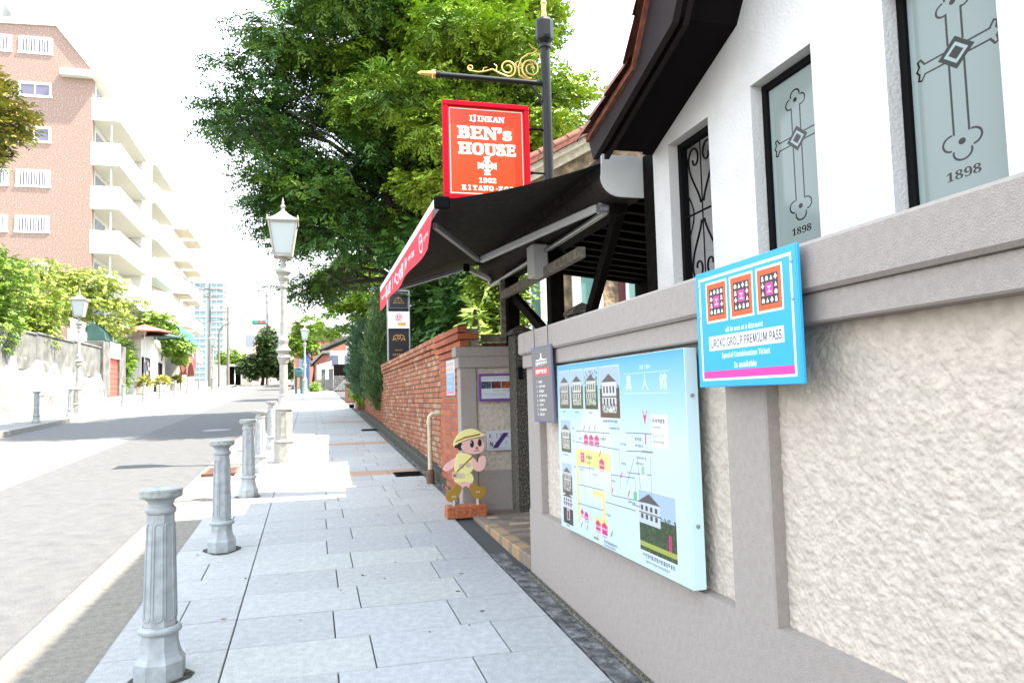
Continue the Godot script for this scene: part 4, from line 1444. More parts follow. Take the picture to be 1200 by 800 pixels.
func stone_house() -> void:
	var t := thing("stone_house", "tan stone house with cream cornice and tiled roof behind the awning", "house", V(3.3, 0, -11.4))
	var gab := PackedVector2Array([V2(0, 0), V2(0, 4.75), V2(3.4, 6.65), V2(6.8, 4.75), V2(6.8, 0)])
	var g := Geo.new()
	g.prism(gab, T(0, 0, -5.0), 5.0)
	part("wall", g, mats.tan_stone, t)
	for e in [["cornice", 0.0, 0.14, 0.12, mats.cream_paint], ["cornice_lip", 0.14, 0.24, 0.24, mats.cream_paint]]:
		g = Geo.new()
		var p := PackedVector2Array()
		for q in [V2(-0.35, 4.56), V2(3.4, 6.65), V2(7.15, 4.56)]: p.append(q + V2(0, e[1]))
		for q in [V2(7.15, 4.56), V2(3.4, 6.65), V2(-0.35, 4.56)]: p.append(q + V2(0, e[2]))
		g.prism(p, T(0, 0, -0.02), e[3])
		part(e[0], g, e[4], t)
	g = Geo.new()
	var p2 := PackedVector2Array()
	for q in [V2(-0.45, 4.75), V2(3.4, 6.9), V2(7.25, 4.75)]: p2.append(q)
	for q in [V2(7.25, 4.82), V2(3.4, 6.97), V2(-0.45, 4.82)]: p2.append(q)
	g.prism(p2, T(0, 0, -5.2), 5.5)
	var roof := part("roof", g, mats.tile_red, t)
	for k in 16:
		var f := k / 16.0
		g = Geo.new()
		var a := V(-0.45, 4.85, 0.2).lerp(V(3.4, 7.0, 0.2), f)
		var d := V(3.85, 2.15, 0).normalized()
		g.tube([a, a + d * 0.32], 0.09, 0.075, 8)
		part("roof_tile", g, mats.tile_red, roof)
	var k := 0
	for w in [[0.1, 0.26, mats.teal_curtain], [0.95, 1.2, mats.teal_curtain], [1.63, 1.75, mats.maroon_curtain], [1.79, 2.06, mats.teal_curtain]]:
		var f := Geo.new()
		var x0: float = w[0]; var x1: float = w[1]
		f.bx(x0 - (0.1 if k == 0 else 0.14), x0, 1.6, 3.6, 0.0, 0.05, 0.004); f.bx(x1, x1 + 0.13, 1.6, 3.6, 0.0, 0.05, 0.004)
		f.bx(x0, x1, 3.45, 3.6, 0.001, 0.049, 0.004); f.bx(x0, x1, 1.6, 1.75, 0.001, 0.049, 0.004)
		if k >= 2:
			f = Geo.new()
			f.bx(x1, x1 + 0.04, 1.6, 3.6, 0.0, 0.05, 0.004)
		var wi := part("window", f, mats.white_paint, t)
		var q := Geo.new()
		q.bx(x0, x1, 1.75, 3.45, 0.002, 0.012)
		part("pane", q, w[2], wi)
		k += 1

# ------------------------------------------------------------------ the far side of the street
func left_side() -> void:
	var g := Geo.new()
	g.bx(-60, -10.75, -0.5, 3.5, -47.0, -10)
	g.bx(-60, -14.4, -0.5, 3.9, -90.0, -47.0)
	struct("terrace", g, mats.terrain)
	# retaining wall: pale sprayed rock below, streaked concrete above
	var t := thing("retaining_wall", "tall streaked concrete retaining wall on pale sprayed rock across the road", "wall")
	var pn := Geo.new()
	var nz := FastNoiseLite.new()
	nz.seed = 4; nz.frequency = 0.5; nz.fractal_octaves = 4
	var NZ := 180; var NY := 24
	for i in NZ:
		for j in NY:
			var P := func(a: int, b: int) -> Vector3:
				var z := -14.0 - 29.0 * a / NZ
				var top := lerpf(3.45, 3.12, clampf((-30 - z) / 13.0, 0, 1))
				var y := lerpf(gy(z), top, float(b) / NY)
				return V(-10.25 - 0.3 * b / NY + nz.get_noise_2d(z * 0.9, y * 1.5) * 0.16, y, z)
			pn.quad(P.call(i + 1, j), P.call(i, j), P.call(i, j + 1), P.call(i + 1, j + 1))
	part("rock_face", pn, mats.white_rock, t)
	var zz := [-14.0, -20.5, -27.0, -33.6, -38.4, -43.0]
	for k in 5:
		g = Geo.new()
		g.bx(-10.9, -10.52, 2.9, 4.2 + 0.06 * k, zz[k + 1] + 0.02, zz[k], 0.02)
		part("wall_section", g, mats.old_concrete, t)
		g = Geo.new()
		g.bx(-10.95, -10.47, 4.2 + 0.06 * k, 4.28 + 0.06 * k, zz[k + 1] + 0.02, zz[k], 0.01)
		part("coping", g, mats.old_concrete, t)
	# gateway with a red door
	var d := thing("gateway", "concrete gateway with a brick-red door let into the retaining wall", "gateway", V(-10.5, gy(-45.5), -45.5))
	g = Geo.new()
	g.bx(-1.2, 0.12, -0.1, 3.0, 1.1, 2.5, 0.02); g.bx(-1.2, 0.12, -0.1, 3.0, -2.4, -1.0, 0.02)
	part("pillar", g, mats.old_concrete, d)
	g = Geo.new()
	g.bx(-1.2, 0.16, 2.2, 3.05, -1.0, 1.1, 0.02)
	part("lintel", g, mats.white_paint, d)
	g = Geo.new()
	g.bx(-0.1, -0.02, 0.0, 2.2, -1.0, 1.1, 0.01)
	var dr := part("door", g, mats.door_red, d)
	for k in 8:
		g = Geo.new()
		g.bx(-0.02, 0.0, 0.02 + k * 0.27, 0.265 + k * 0.27, -0.98, 1.08, 0.008)
		part("panel", g, mats.door_red, dr)
	g = Geo.new()
	g.prism(PackedVector2Array([V2(-1.0, 3.05), V2(0.3, 3.05), V2(0.2, 3.5), V2(-0.35, 4.05), V2(-0.9, 3.5)]), T(-0.2, 0, 0.4), 1.6)
	part("porch_roof", g, mats.deep_green, d)
	# balustrade on the terrace
	var b := thing("balustrade", "white railing on the terrace behind the street lamp", "railing", V(-11.4, 5.2, -41))
	g = Geo.new(); g.bx(-0.05, 0.05, 0.55, 0.62, -4.5, 0)
	part("rail", g, mats.white_paint, b)
	g = Geo.new(); g.bx(-0.1, 0.1, -1.9, 0.1, -4.5, 0)
	part("plinth", g, mats.white_paint, b)
	for k in 16:
		g = Geo.new(); g.bx(-0.03, 0.03, 0.1, 0.56, -4.4 + k * 0.28, -4.32 + k * 0.28)
		part("baluster", g, mats.white_paint, b)
	apartment()
	shops()

func apartment() -> void:
	var t := thing("apartment_block", "tall brick-ended apartment block with stacked white balconies across the street", "apartment block", V(-12.8, 3.0, -50))
	var O := V(12.8, -3.0, 50)
	var g := Geo.new()
	g.prism(PackedVector2Array([V2(-26, 2.0), V2(-26, 24.3), V2(-14.92, 24.76), V2(-12.86, 22.1), V2(-12.8, 2.0)]), Transform3D(Basis(), V(0, 0, -50.5) + O), 0.5)
	part("brick_end_wall", g, mats.apt_brick, t)
	g = Geo.new()
	g.bx(-26 + O.x, -12.95 + O.x, -1, 22.0 + O.y, -75 + O.z, -50.5 + O.z)
	part("body", g, mats.apt_white, t)
	g = Geo.new()
	g.prism(PackedVector2Array([V2(-26, 24.3), V2(-26, 24.7), V2(-14.8, 25.15), V2(-12.4, 22.0), V2(-12.86, 22.1), V2(-14.92, 24.76)]), Transform3D(Basis(), V(0, 0, -75) + O), 25.1)
	part("roof_edge", g, mats.apt_white, t)
	g = Geo.new()
	g.bx(-14.6 + O.x, -12.3 + O.x, 21.6 + O.y, 21.99 + O.y, -66 + O.z, -49.55 + O.z, 0.03)
	part("overhang_slab", g, mats.apt_white, t)
	g = Geo.new()
	g.bx(-17.6 + O.x, -15.6 + O.x, 24.6 + O.y, 27.6 + O.y, -56 + O.z, -50.6 + O.z, 0.05)
	g.bx(-20 + O.x, -18.2 + O.x, 24.5 + O.y, 27.0 + O.y, -55 + O.z, -50.9 + O.z, 0.05)
	part("roof_hut", g, mats.apt_white, t)
	g = Geo.new()
	g.bx(-15.5 + O.x, -15.35 + O.x, 24.7 + O.y, 28 + O.y, -51.2 + O.z, -51.0 + O.z)
	g.bx(-15.2 + O.x, -14.2 + O.x, 26.2 + O.y, 27.0 + O.y, -52 + O.z, -51.0 + O.z, 0.05)
	part("roof_tank", g, mats.grey_plastic, t)
	# windows on the brick end
	var rows := [[23.96, 22.91, true], [21.13, 20.22, false], [18.4, 17.41, false], [15.73, 14.67, true], [12.93, 11.9, true], [10.1, 9.1, true], [7.3, 6.3, true]]
	for w in rows:
		for c in [[-16.92, -15.1], [-19.1, -17.3], [-22.5, -20.7]]:
			var x0: float = c[0] + O.x; var x1: float = c[1] + O.x
			var y1: float = w[0] + O.y; var y0: float = w[1] + O.y
			var f := Geo.new()
			f.bx(x0, x1, y1 - 0.13, y1, 0.0, 0.035); f.bx(x0 - 0.05, x1 + 0.05, y0 - 0.02, y0 + 0.12, 0.001, 0.05)
			f.bx(x0, x0 + 0.14, y0 + 0.12, y1 - 0.13, 0.0, 0.035); f.bx(x1 - 0.14, x1, y0 + 0.12, y1 - 0.13, 0.0, 0.035)
			f.bx((x0 + x1) / 2 - 0.04, (x0 + x1) / 2 + 0.04, y0 + 0.12, y1 - 0.13, 0.0, 0.03)
			var wi := part("window", f, mats.white_paint, t)
			var q := Geo.new()
			q.bx(x0 + 0.14, x1 - 0.14, y0 + 0.12, y1 - 0.13, 0.0, 0.012)
			part("pane", q, mats.violet_glass, wi)
			if w[2]:
				q = Geo.new()
				for k in 11:
					var x := x0 + 0.2 + k * (x1 - x0 - 0.4) / 10.0
					q.bx(x - 0.025, x + 0.025, y0 + 0.12, y1 - 0.13, 0.03, 0.07)
				part("bars", q, mats.white_paint, wi)
	# balconies
	var tops := [20.45, 17.63, 14.9, 12.15, 9.4, 6.65]
	for s in [[-50.0, -58.2], [-58.7, -66.4]]:
		for k in tops.size():
			var y1: float = tops[k] + O.y
			var za: float = s[0] + O.z; var zb: float = s[1] + O.z
			g = Geo.new()
			var ox := 0.0 if s[0] > -52 else 0.45
			g.bx(1.4 + ox, 1.52 + ox, y1 - 1.42, y1, zb, za + 0.01, 0.02)
			g.bx(-0.14, 1.4 + ox, y1 - 1.42, y1, za - 0.12, za + 0.008, 0.02)
			g.bx(-0.14, 1.4 + ox, y1 - 1.42, y1, zb, zb + 0.12, 0.02)
			var bp := part("balcony", g, mats.apt_white, t)
			g = Geo.new()
			g.bx(-0.13, 1.39 + ox, y1 - 1.4, y1 - 1.22, zb + 0.121, za - 0.121)
			part("floor_slab", g, mats.apt_soffit, bp)
			g = Geo.new()
			g.bx(-0.149, -0.12, y1 - 0.9, y1 + 1.0, za - 3.5, za - 1.2)
			part("balcony_window", g, mats.window_glass, bp)
			g = Geo.new()
			g.bx(0.9, 0.98, y1, y1 + 1.3, za - 0.4, za - 0.32)
			part("drainpipe", g, mats.grey_plastic, bp)
	g = Geo.new()
	g.bx(-0.14, 1.7, 2.0 + O.y, 20.7 + O.y, -58.6 + O.z, -58.3 + O.z)
	part("party_wall", g, mats.apt_white, t)
	# next block
	t = thing("apartment_block", "farther white apartment block whose small balconies have beige undersides", "apartment block", V(-13, 3, -72))
	g = Geo.new()
	g.bx(-8, 1.1, -1, 17.0, -12, 0)
	part("body", g, mats.apt_white, t)
	for k in 5:
		for s in 2:
			g = Geo.new()
			var y := 14.3 - k * 2.95
			var z := -0.3 - s * 5.2
			g.bx(2.3, 2.42, y, y + 1.15, z - 4.2, z, 0.02); g.bx(1.1, 2.3, y, y + 1.15, z - 0.1, z - 0.002, 0.02)
			var bp := part("balcony", g, mats.apt_white, t)
			g = Geo.new()
			g.bx(1.09, 2.29, y + 0.01, y + 0.2, z - 4.2, z - 0.11)
			part("floor_slab", g, mats.cream_paint, bp)
			g = Geo.new()
			g.bx(2.2, 2.5, y + 1.2, y + 1.5, z - 3.2, z - 2.2, 0.03)
			part("air_conditioner", g, mats.grey_metal, bp)
	# glass tower
	t = thing("tower_block", "distant pale blue glass tower block beyond the junction", "tower block", V(-30.6, 5, -250))
	g = Geo.new(); g.bx(-4.1, 4.1, -8, 34.2, -10, 0)
	part("glass_core", g, mats.tower_glass, t)
	for k in 20:
		g = Geo.new()
		var y := 34.6 - k * 1.75
		g.bx(-4.25, -0.8, y - 0.5, y, -10.1, 0.6); g.bx(0.6, 4.4, y - 0.5, y, -10.1, 0.6)
		part("floor_slab", g, mats.tower_white, t)
	for x in [-4.2, -2.6, -0.8, 0.6, 2.2, 4.2]:
		g = Geo.new()
		g.bx(x - 0.18, x + 0.18, -8, 35.0, -0.1, 0.35)
		part("pier", g, mats.tower_white, t)

func shops() -> void:
	var g := Geo.new()
	var t := thing("shop_building", "white low shop with a display window and open doorway across the street", "shop", V(-10.2, gy(-51), -51))
	g = Geo.new(); g.bx(-4.2, 0, -0.3, 3.5, -8, 0)
	part("wall", g, mats.apt_white, t)
	g = Geo.new(); g.prism(PackedVector2Array([V2(0.4, 3.5), V2(0.4, 4.05), V2(5.0, 3.7), V2(8.2, 2.9), V2(8.2, 2.6), V2(4, 3.5)]), Transform3D(Basis(V(0, 0, -1), V(0, 1, 0), V(1, 0, 0)), V(-1.2, 0, 0)), 1.4)
	part("parapet", g, mats.apt_white, t)
	for w in [[-0.3, -2.1, 0.5, 2.3, "window"], [-5.5, -6.3, 0.0, 2.2, "doorway"]]:
		g = Geo.new(); g.bx(0.0, 0.06, w[2], w[3], w[1], w[0])
		var wi := part(w[4], g, mats.black_board if w[4] == "doorway" else mats.window_glass, t)
		g = Geo.new()
		g.bx(0.0, 0.1, w[3], w[3] + 0.1, w[1] - 0.1, w[0] + 0.1); g.bx(0.0, 0.1, w[2], w[3], w[1] - 0.1, w[1]); g.bx(0.0, 0.1, w[2], w[3], w[0], w[0] + 0.1)
		part("frame", g, mats.brown_board, wi)
	for k in 5:
		g = Geo.new()
		g.bx(0.1, 0.14, 0.7 + 0.3 * k, 0.93 + 0.3 * k, -1.9 + 0.2 * (k % 3), -1.6 + 0.3 * (k % 3))
		part("poster", g, [mats.white_paint, mats.signal_red, mats.safari_yellow, mats.white_paint, mats.skin][k], t)
	for k in 2:
		var p := thing("parasol", ["faded red parasol above the white shop", "dark teal parasol beside the red one above the white shop"][k], "parasol", V(-9.9 + k * 0.25, 4.7 - k * 0.15, -50.5 - k * 2.2), "parasols above the white shop")
		g = Geo.new()
		g.lathe(T(0, 1.2, 0), [V2(1.55, 0), V2(1.56, 0.06), V2(0.0, 0.55)], 8, false)
		part("canopy", g, [mats.parasol_red, mats.deep_green][k], p)
		g = Geo.new(); g.tube([V(0, -0.6, 0), V(0, 1.7, 0)], 0.03, 0.03, 6)
		part("pole", g, mats.white_paint, p)
	t = thing("shop_building", "brick-red arched little shop front beyond the white shop", "shop", V(-9.8, gy(-62), -62))
	g = Geo.new(); g.bx(-4, 0, -0.3, 2.6, -6, 0)
	part("wall", g, mats.apt_white, t)
	g = Geo.new()
	var pp := PackedVector2Array()
	for i in 9: pp.append(V2(0.5 + 2.4 - 2.4 * cos(i / 8.0 * PI), 1.4 + 1.6 * sin(i / 8.0 * PI)))
	for i in range(8, -1, -1): pp.append(V2(0.5 + 2.4 - 1.7 * cos(i / 8.0 * PI), 1.2 + 1.1 * sin(i / 8.0 * PI)))
	g.prism(pp, Transform3D(Basis(V(0, 0, -1), V(0, 1, 0), V(1, 0, 0)), V(0.0, 0, 0)), 0.5)
	part("arch", g, mats.red_wall, t)
	var fl := thing("flag", "small red and white flag hanging over the far pavement", "flag", V(-8.6, 4.2, -62))
	g = Geo.new(); g.bx(-0.02, 0.02, 0.0, 1.2, -0.5, 0.5)
	part("cloth", g, mats.signal_red, fl)
	g = Geo.new(); g.tube([V(-1.2, 1.25, 0), V(0.1, 1.25, 0)], 0.03, 0.03, 6)
	part("pole", g, mats.white_paint, fl)
	t = thing("shop_awning", "teal shop awning with a dark underside over the far pavement", "awning", V(-8.8, 6.1, -58.6))
	g = Geo.new()
	g.quad(V(0, 0, -7), V(0, 0, 0), V(-0.5, 1.05, 0), V(-0.5, 1.05, -7)); g.quad(V(-0.5, 1.05, -7), V(-0.5, 1.05, 0), V(-1.6, 1.3, 0), V(-1.6, 1.3, -7))
	part("fabric", g, mats.teal_awning, t)
	g = Geo.new()
	g.quad(V(-0.02, -0.05, 0), V(-0.02, -0.05, -7), V(-2.4, -0.2, -7), V(-2.4, -0.2, 0)); g.bx(-2.6, -2.4, -0.3, 1.3, -7, 0)
	part("underside", g, mats.dark_timber, t)
	for k in 3:
		var a := thing("planter_tub", ["low planter tub of yellow flowers in front of the shop window", "planter tub by the shop doorway across the street", "planter tub beneath the brick-red arch"][k], "planter", V(-9.7, gy([-49.5, -55.5, -61][k]) + 0.1, [-49.5, -55.5, -61][k]), "planters on the far pavement")
		g = Geo.new(); g.bx(-0.3, 0.3, 0, 0.45, -0.7, 0.7, 0.03)
		part("tub", g, mats.cream_paint, a)
		foliage("flowers", a, [[V(0, 0.75, 0), V(0.45, 0.4, 0.8), 0.7]], leaf_round(), mats.leaf, 160, 90 + k, Color(0.1, 0.2, 0.02), Color(0.4, 0.35, 0.06))

var _round: ArrayMesh
func leaf_round() -> ArrayMesh:
	if _round == null: _round = sprig(12, 0.3, 0.11, 0.07, 0.25, 8)
	return _round

func far_street() -> void:
	var g := Geo.new()
	# traffic signal with its arm
	var t := thing("traffic_signal", "traffic signal on a long curved arm over the junction", "traffic light", V(-7.3, gy(-66), -66))
	g = Geo.new()
	g.tube([V(0, -0.1, 0), V(0, 4.4, 0), V(0.05, 4.8, 0), V(0.3, 5.2, 0), V(0.8, 5.45, 0), V(1.6, 5.5, 0), V(2.9, 5.5, 0)], 0.09, 0.05, 8)
	part("pole", g, mats.utility, t)
	g = Geo.new(); g.bx(2.6, 3.8, 5.3, 5.72, -0.15, 0.15, 0.08)
	part("housing", g, mats.signal_green, t)
	for k in 3:
		g = Geo.new()
		g.lathe(Transform3D(Basis(V(1, 0, 0), PI / 2), V(2.84 + k * 0.37, 5.51, 0.15)), [V2(0.15, 0), V2(0.15, 0.02), V2(0, 0.04)], 12)
		part("lens", g, [mats.signal_green, mats.signal_red, mats.signal_red][k], t)
	# utility poles and wires
	var tops := []
	for k in 3:
		var x: float = [-8.5, -4.25, -7.4][k]; var z: float = [-70.0, -80.0, -74.0][k]; var h: float = [9.2, 9.6, 7.5][k]
		t = thing("utility_pole", ["utility pole with crossarms in front of the glass tower", "utility pole behind the traffic signal by the dark tree", "slim pole right of the glass tower with a small signal"][k], "utility pole", V(x, gy(z), z), "utility poles at the junction")
		g = Geo.new(); g.tube([V(0, -0.2, 0), V(0, h, 0)], 0.15, 0.1, 10)
		part("pole", g, mats.utility, t)
		g = Geo.new(); g.bx(-0.9, 0.9, h - 0.6, h - 0.5, -0.05, 0.05); g.bx(-0.7, 0.7, h - 1.3, h - 1.2, -0.05, 0.05)
		part("crossarm", g, mats.utility, t)
		for s in [-1, 1]:
			g = Geo.new(); g.lathe(T(s * 0.55, h - 2.4, 0.2), [V2(0, 0), V2(0.22, 0), V2(0.24, 0.5), V2(0, 0.55)], 10)
			if k < 2: part("transformer", g, mats.grey_plastic, t)
		tops.append(V(x, gy(z) + h - 0.5, z))
	for k in 5:
		g = Geo.new()
		var a: Vector3 = [tops[0], tops[0], tops[0], tops[1], tops[2]][k] + V(0.4 - 0.2 * k, -0.2 * k, 0)
		var b: Vector3 = [tops[1], V(-12, 13, -56), V(-12, 10.5, -60), V(20, 12, -90), V(-12, 9, -64)][k]
		var p := []
		for i in 9: p.append(a.lerp(b, i / 8.0) - V(0, 0.5 * sin(i / 8.0 * PI), 0))
		g.tube(p, 0.02, 0.02, 4)
		solo("overhead_wire", g, mats.black_iron, ["overhead wire between the two main utility poles", "overhead wire from the utility pole up to the apartment block", "lower overhead wire from utility pole towards the apartments", "overhead wire running right from the pole behind the signal", "thin overhead wire from the slim pole leftwards"][k], "wire", "overhead wires")
	# white gateway wall and far buildings
	t = thing("white_gatehouse", "white walled gateway with dark doors beyond the junction", "gateway", V(-9.7, gy(-80), -80))
	g = Geo.new(); g.bx(0, 0.9, -0.3, 2.1, -1, 0, 0.02); g.bx(0.9, 1.7, -0.3, 2.0, -1, -0.1)
	part("left_wall", g, mats.apt_white, t)
	g = Geo.new(); g.bx(2.9, 4.0, -0.3, 2.1, -1, 0, 0.02)
	part("right_wall", g, mats.apt_white, t)
	g = Geo.new(); g.bx(1.7, 2.9, 1.9, 2.1, -0.9, 0.05, 0.02)
	part("lintel", g, mats.apt_white, t)
	for k in 2:
		g = Geo.new(); g.bx(1.75 + k * 0.6, 2.25 + k * 0.6, 0, 1.9, -0.6, -0.5)
		part("door", g, mats.black_board, t)
	t = thing("beige_house", "flat-topped beige building behind the dark tree at the junction", "building", V(-8.4, gy(-100), -100))
	g = Geo.new(); g.bx(0, 7, -0.5, 7.6, -8, 0)
	part("wall", g, mats.beige_wall, t)
	for k in 4:
		g = Geo.new(); g.bx(0.6 + k * 1.6, 1.5 + k * 1.6, 4.6, 6.0, 0, 0.05)
		part("window", g, mats.window_glass, t)
	t = thing("orange_house", "orange rendered house with a tiled roof behind the grey lamp", "house", V(-1.4, gy(-68), -68))
	g = Geo.new(); g.bx(0, 4.5, -0.5, 4.0, -6, 0)
	part("wall", g, mats.orange_wall, t)
	g = Geo.new(); g.prism(PackedVector2Array([V2(-0.4, 4.0), V2(4.9, 4.0), V2(2.2, 5.6)]), T(0, 0, -6.3), 6.6)
	part("roof", g, mats.utility, t)
	g = Geo.new(); g.bx(0.4, 1.2, 1.2, 2.6, 0, 0.06)
	part("window", g, mats.window_glass, t)
	g = Geo.new(); g.bx(0.85, 1.3, -0.3, 2.9, 0, 0.1)
	part("blue_banner", g, mats.blue_sign, t)
	t = thing("red_gable_house", "narrow brick-red house end beside the white garden fence", "house", V(0.3, gy(-57), -57))
	g = Geo.new(); g.prism(PackedVector2Array([V2(0, -0.5), V2(0, 1.9), V2(0.6, 2.5), V2(1.0, 2.5), V2(1.0, -0.5)]), T(0, 0, -5), 5)
	part("wall", g, mats.red_wall, t)
	g = Geo.new(); g.prism(PackedVector2Array([V2(-0.2, 1.85), V2(0.55, 2.6), V2(1.1, 2.6), V2(1.1, 2.75), V2(0.5, 2.75), V2(-0.35, 1.95)]), T(0, 0, -5.2), 5.4)
	part("roof", g, mats.utility, t)
	t = thing("pale_house", "pale house with a low grey roof behind the white garden fence", "house", V(0.9, gy(-60), -60))
	g = Geo.new(); g.bx(0, 5.0, -0.5, 2.9, -5, 0)
	part("wall", g, mats.apt_white, t)
	g = Geo.new(); g.prism(PackedVector2Array([V2(-0.5, 2.8), V2(2.5, 4.1), V2(5.5, 2.8), V2(5.5, 3.0), V2(2.5, 4.3), V2(-0.5, 3.0)]), T(0, 0, -5.4), 5.8)
	part("roof", g, mats.old_concrete, t)
	for k in 2:
		g = Geo.new(); g.bx(0.5 + k * 1.2, 1.2 + k * 1.2, 1.7, 2.5, 0, 0.05)
		part("window", g, mats.window_glass, t)
	t = thing("white_garden_fence", "white board garden fence on a concrete base near the far crest", "fence", V(0.4, gy(-52.5), -52.5))
	g = Geo.new(); g.bx(0, 1.1, -0.2, 0.75, -0.5, 0, 0.02)
	part("base", g, mats.old_concrete, t)
	for k in 6:
		g = Geo.new(); g.bx(0.02 + k * 0.17, 0.16 + k * 0.17, 0.75, 1.75 + 0.05 * k, -0.2, -0.14)
		part("board", g, mats.white_paint, t)
	for k in 2:
		t = thing("gate_pillar", ["grey gate pillar left of the lattice gate", "second grey pillar between fence and lattice gate"][k], "gate post", V(1.28 - 0.45 * k, gy(-50.5), -50.5 - 0.8 * k))
		g = Geo.new(); g.bx(-0.14, 0.14, -0.2, 1.45, -0.3, 0.1, 0.02)
		part("shaft", g, mats.old_concrete, t)
		g = Geo.new(); g.bx(-0.2, 0.2, 1.45, 1.58, -0.36, 0.16, 0.02)
		part("cap", g, mats.white_paint, t)
	t = thing("lattice_gate", "white lattice gate below a black panel at the top of the pavement", "gate", V(1.46, gy(-50.2), -50.2))
	g = Geo.new(); g.bx(0.0, 1.6, 1.1, 1.75, -0.2, -0.1)
	part("black_panel", g, mats.black_board, t)
	g = Geo.new(); g.bx(0.0, 1.6, 0.0, 1.1, -0.2, -0.12)
	part("backing", g, mats.black_board, t)
	for k in 14:
		for s in [-1, 1]:
			g = Geo.new()
			var x := k * 0.12
			g.bar(V(clampf(x, 0.02, 1.55), 0.05, -0.1 + 0.012 * s), V(clampf(x + s * 0.95, 0.02, 1.55), 0.05 + absf(clampf(x + s * 0.95, 0.02, 1.55) - clampf(x, 0.02, 1.55)) + 0.02, -0.1 + 0.012 * s), 0.045, 0.012)
			part("lath", g, mats.white_paint, t)
	# teal box on its post next to the far lamp
	t = thing("post_box", "teal post box on twin legs beside the far grey lamp", "post box", V(-0.68, gy(-46), -46))
	g = Geo.new()
	g.bx(-0.23, 0.23, 0.98, 1.4, -0.2, 0.2, 0.04)
	part("box", g, mats.post_teal, t)
	g = Geo.new()
	g.tube([V(-0.22, 1.38, 0), V(-0.16, 1.46, 0), V(0, 1.5, 0), V(0.16, 1.46, 0), V(0.22, 1.38, 0)], 0.1, 0.1, 8)
	part("lid", g, mats.post_teal, t)
	for s in [-1, 1]:
		g = Geo.new(); g.bx(s * 0.15 - 0.07, s * 0.15 + 0.07, -0.05, 0.98, -0.1, 0.1, 0.01)
		part("leg", g, mats.post_teal, t)

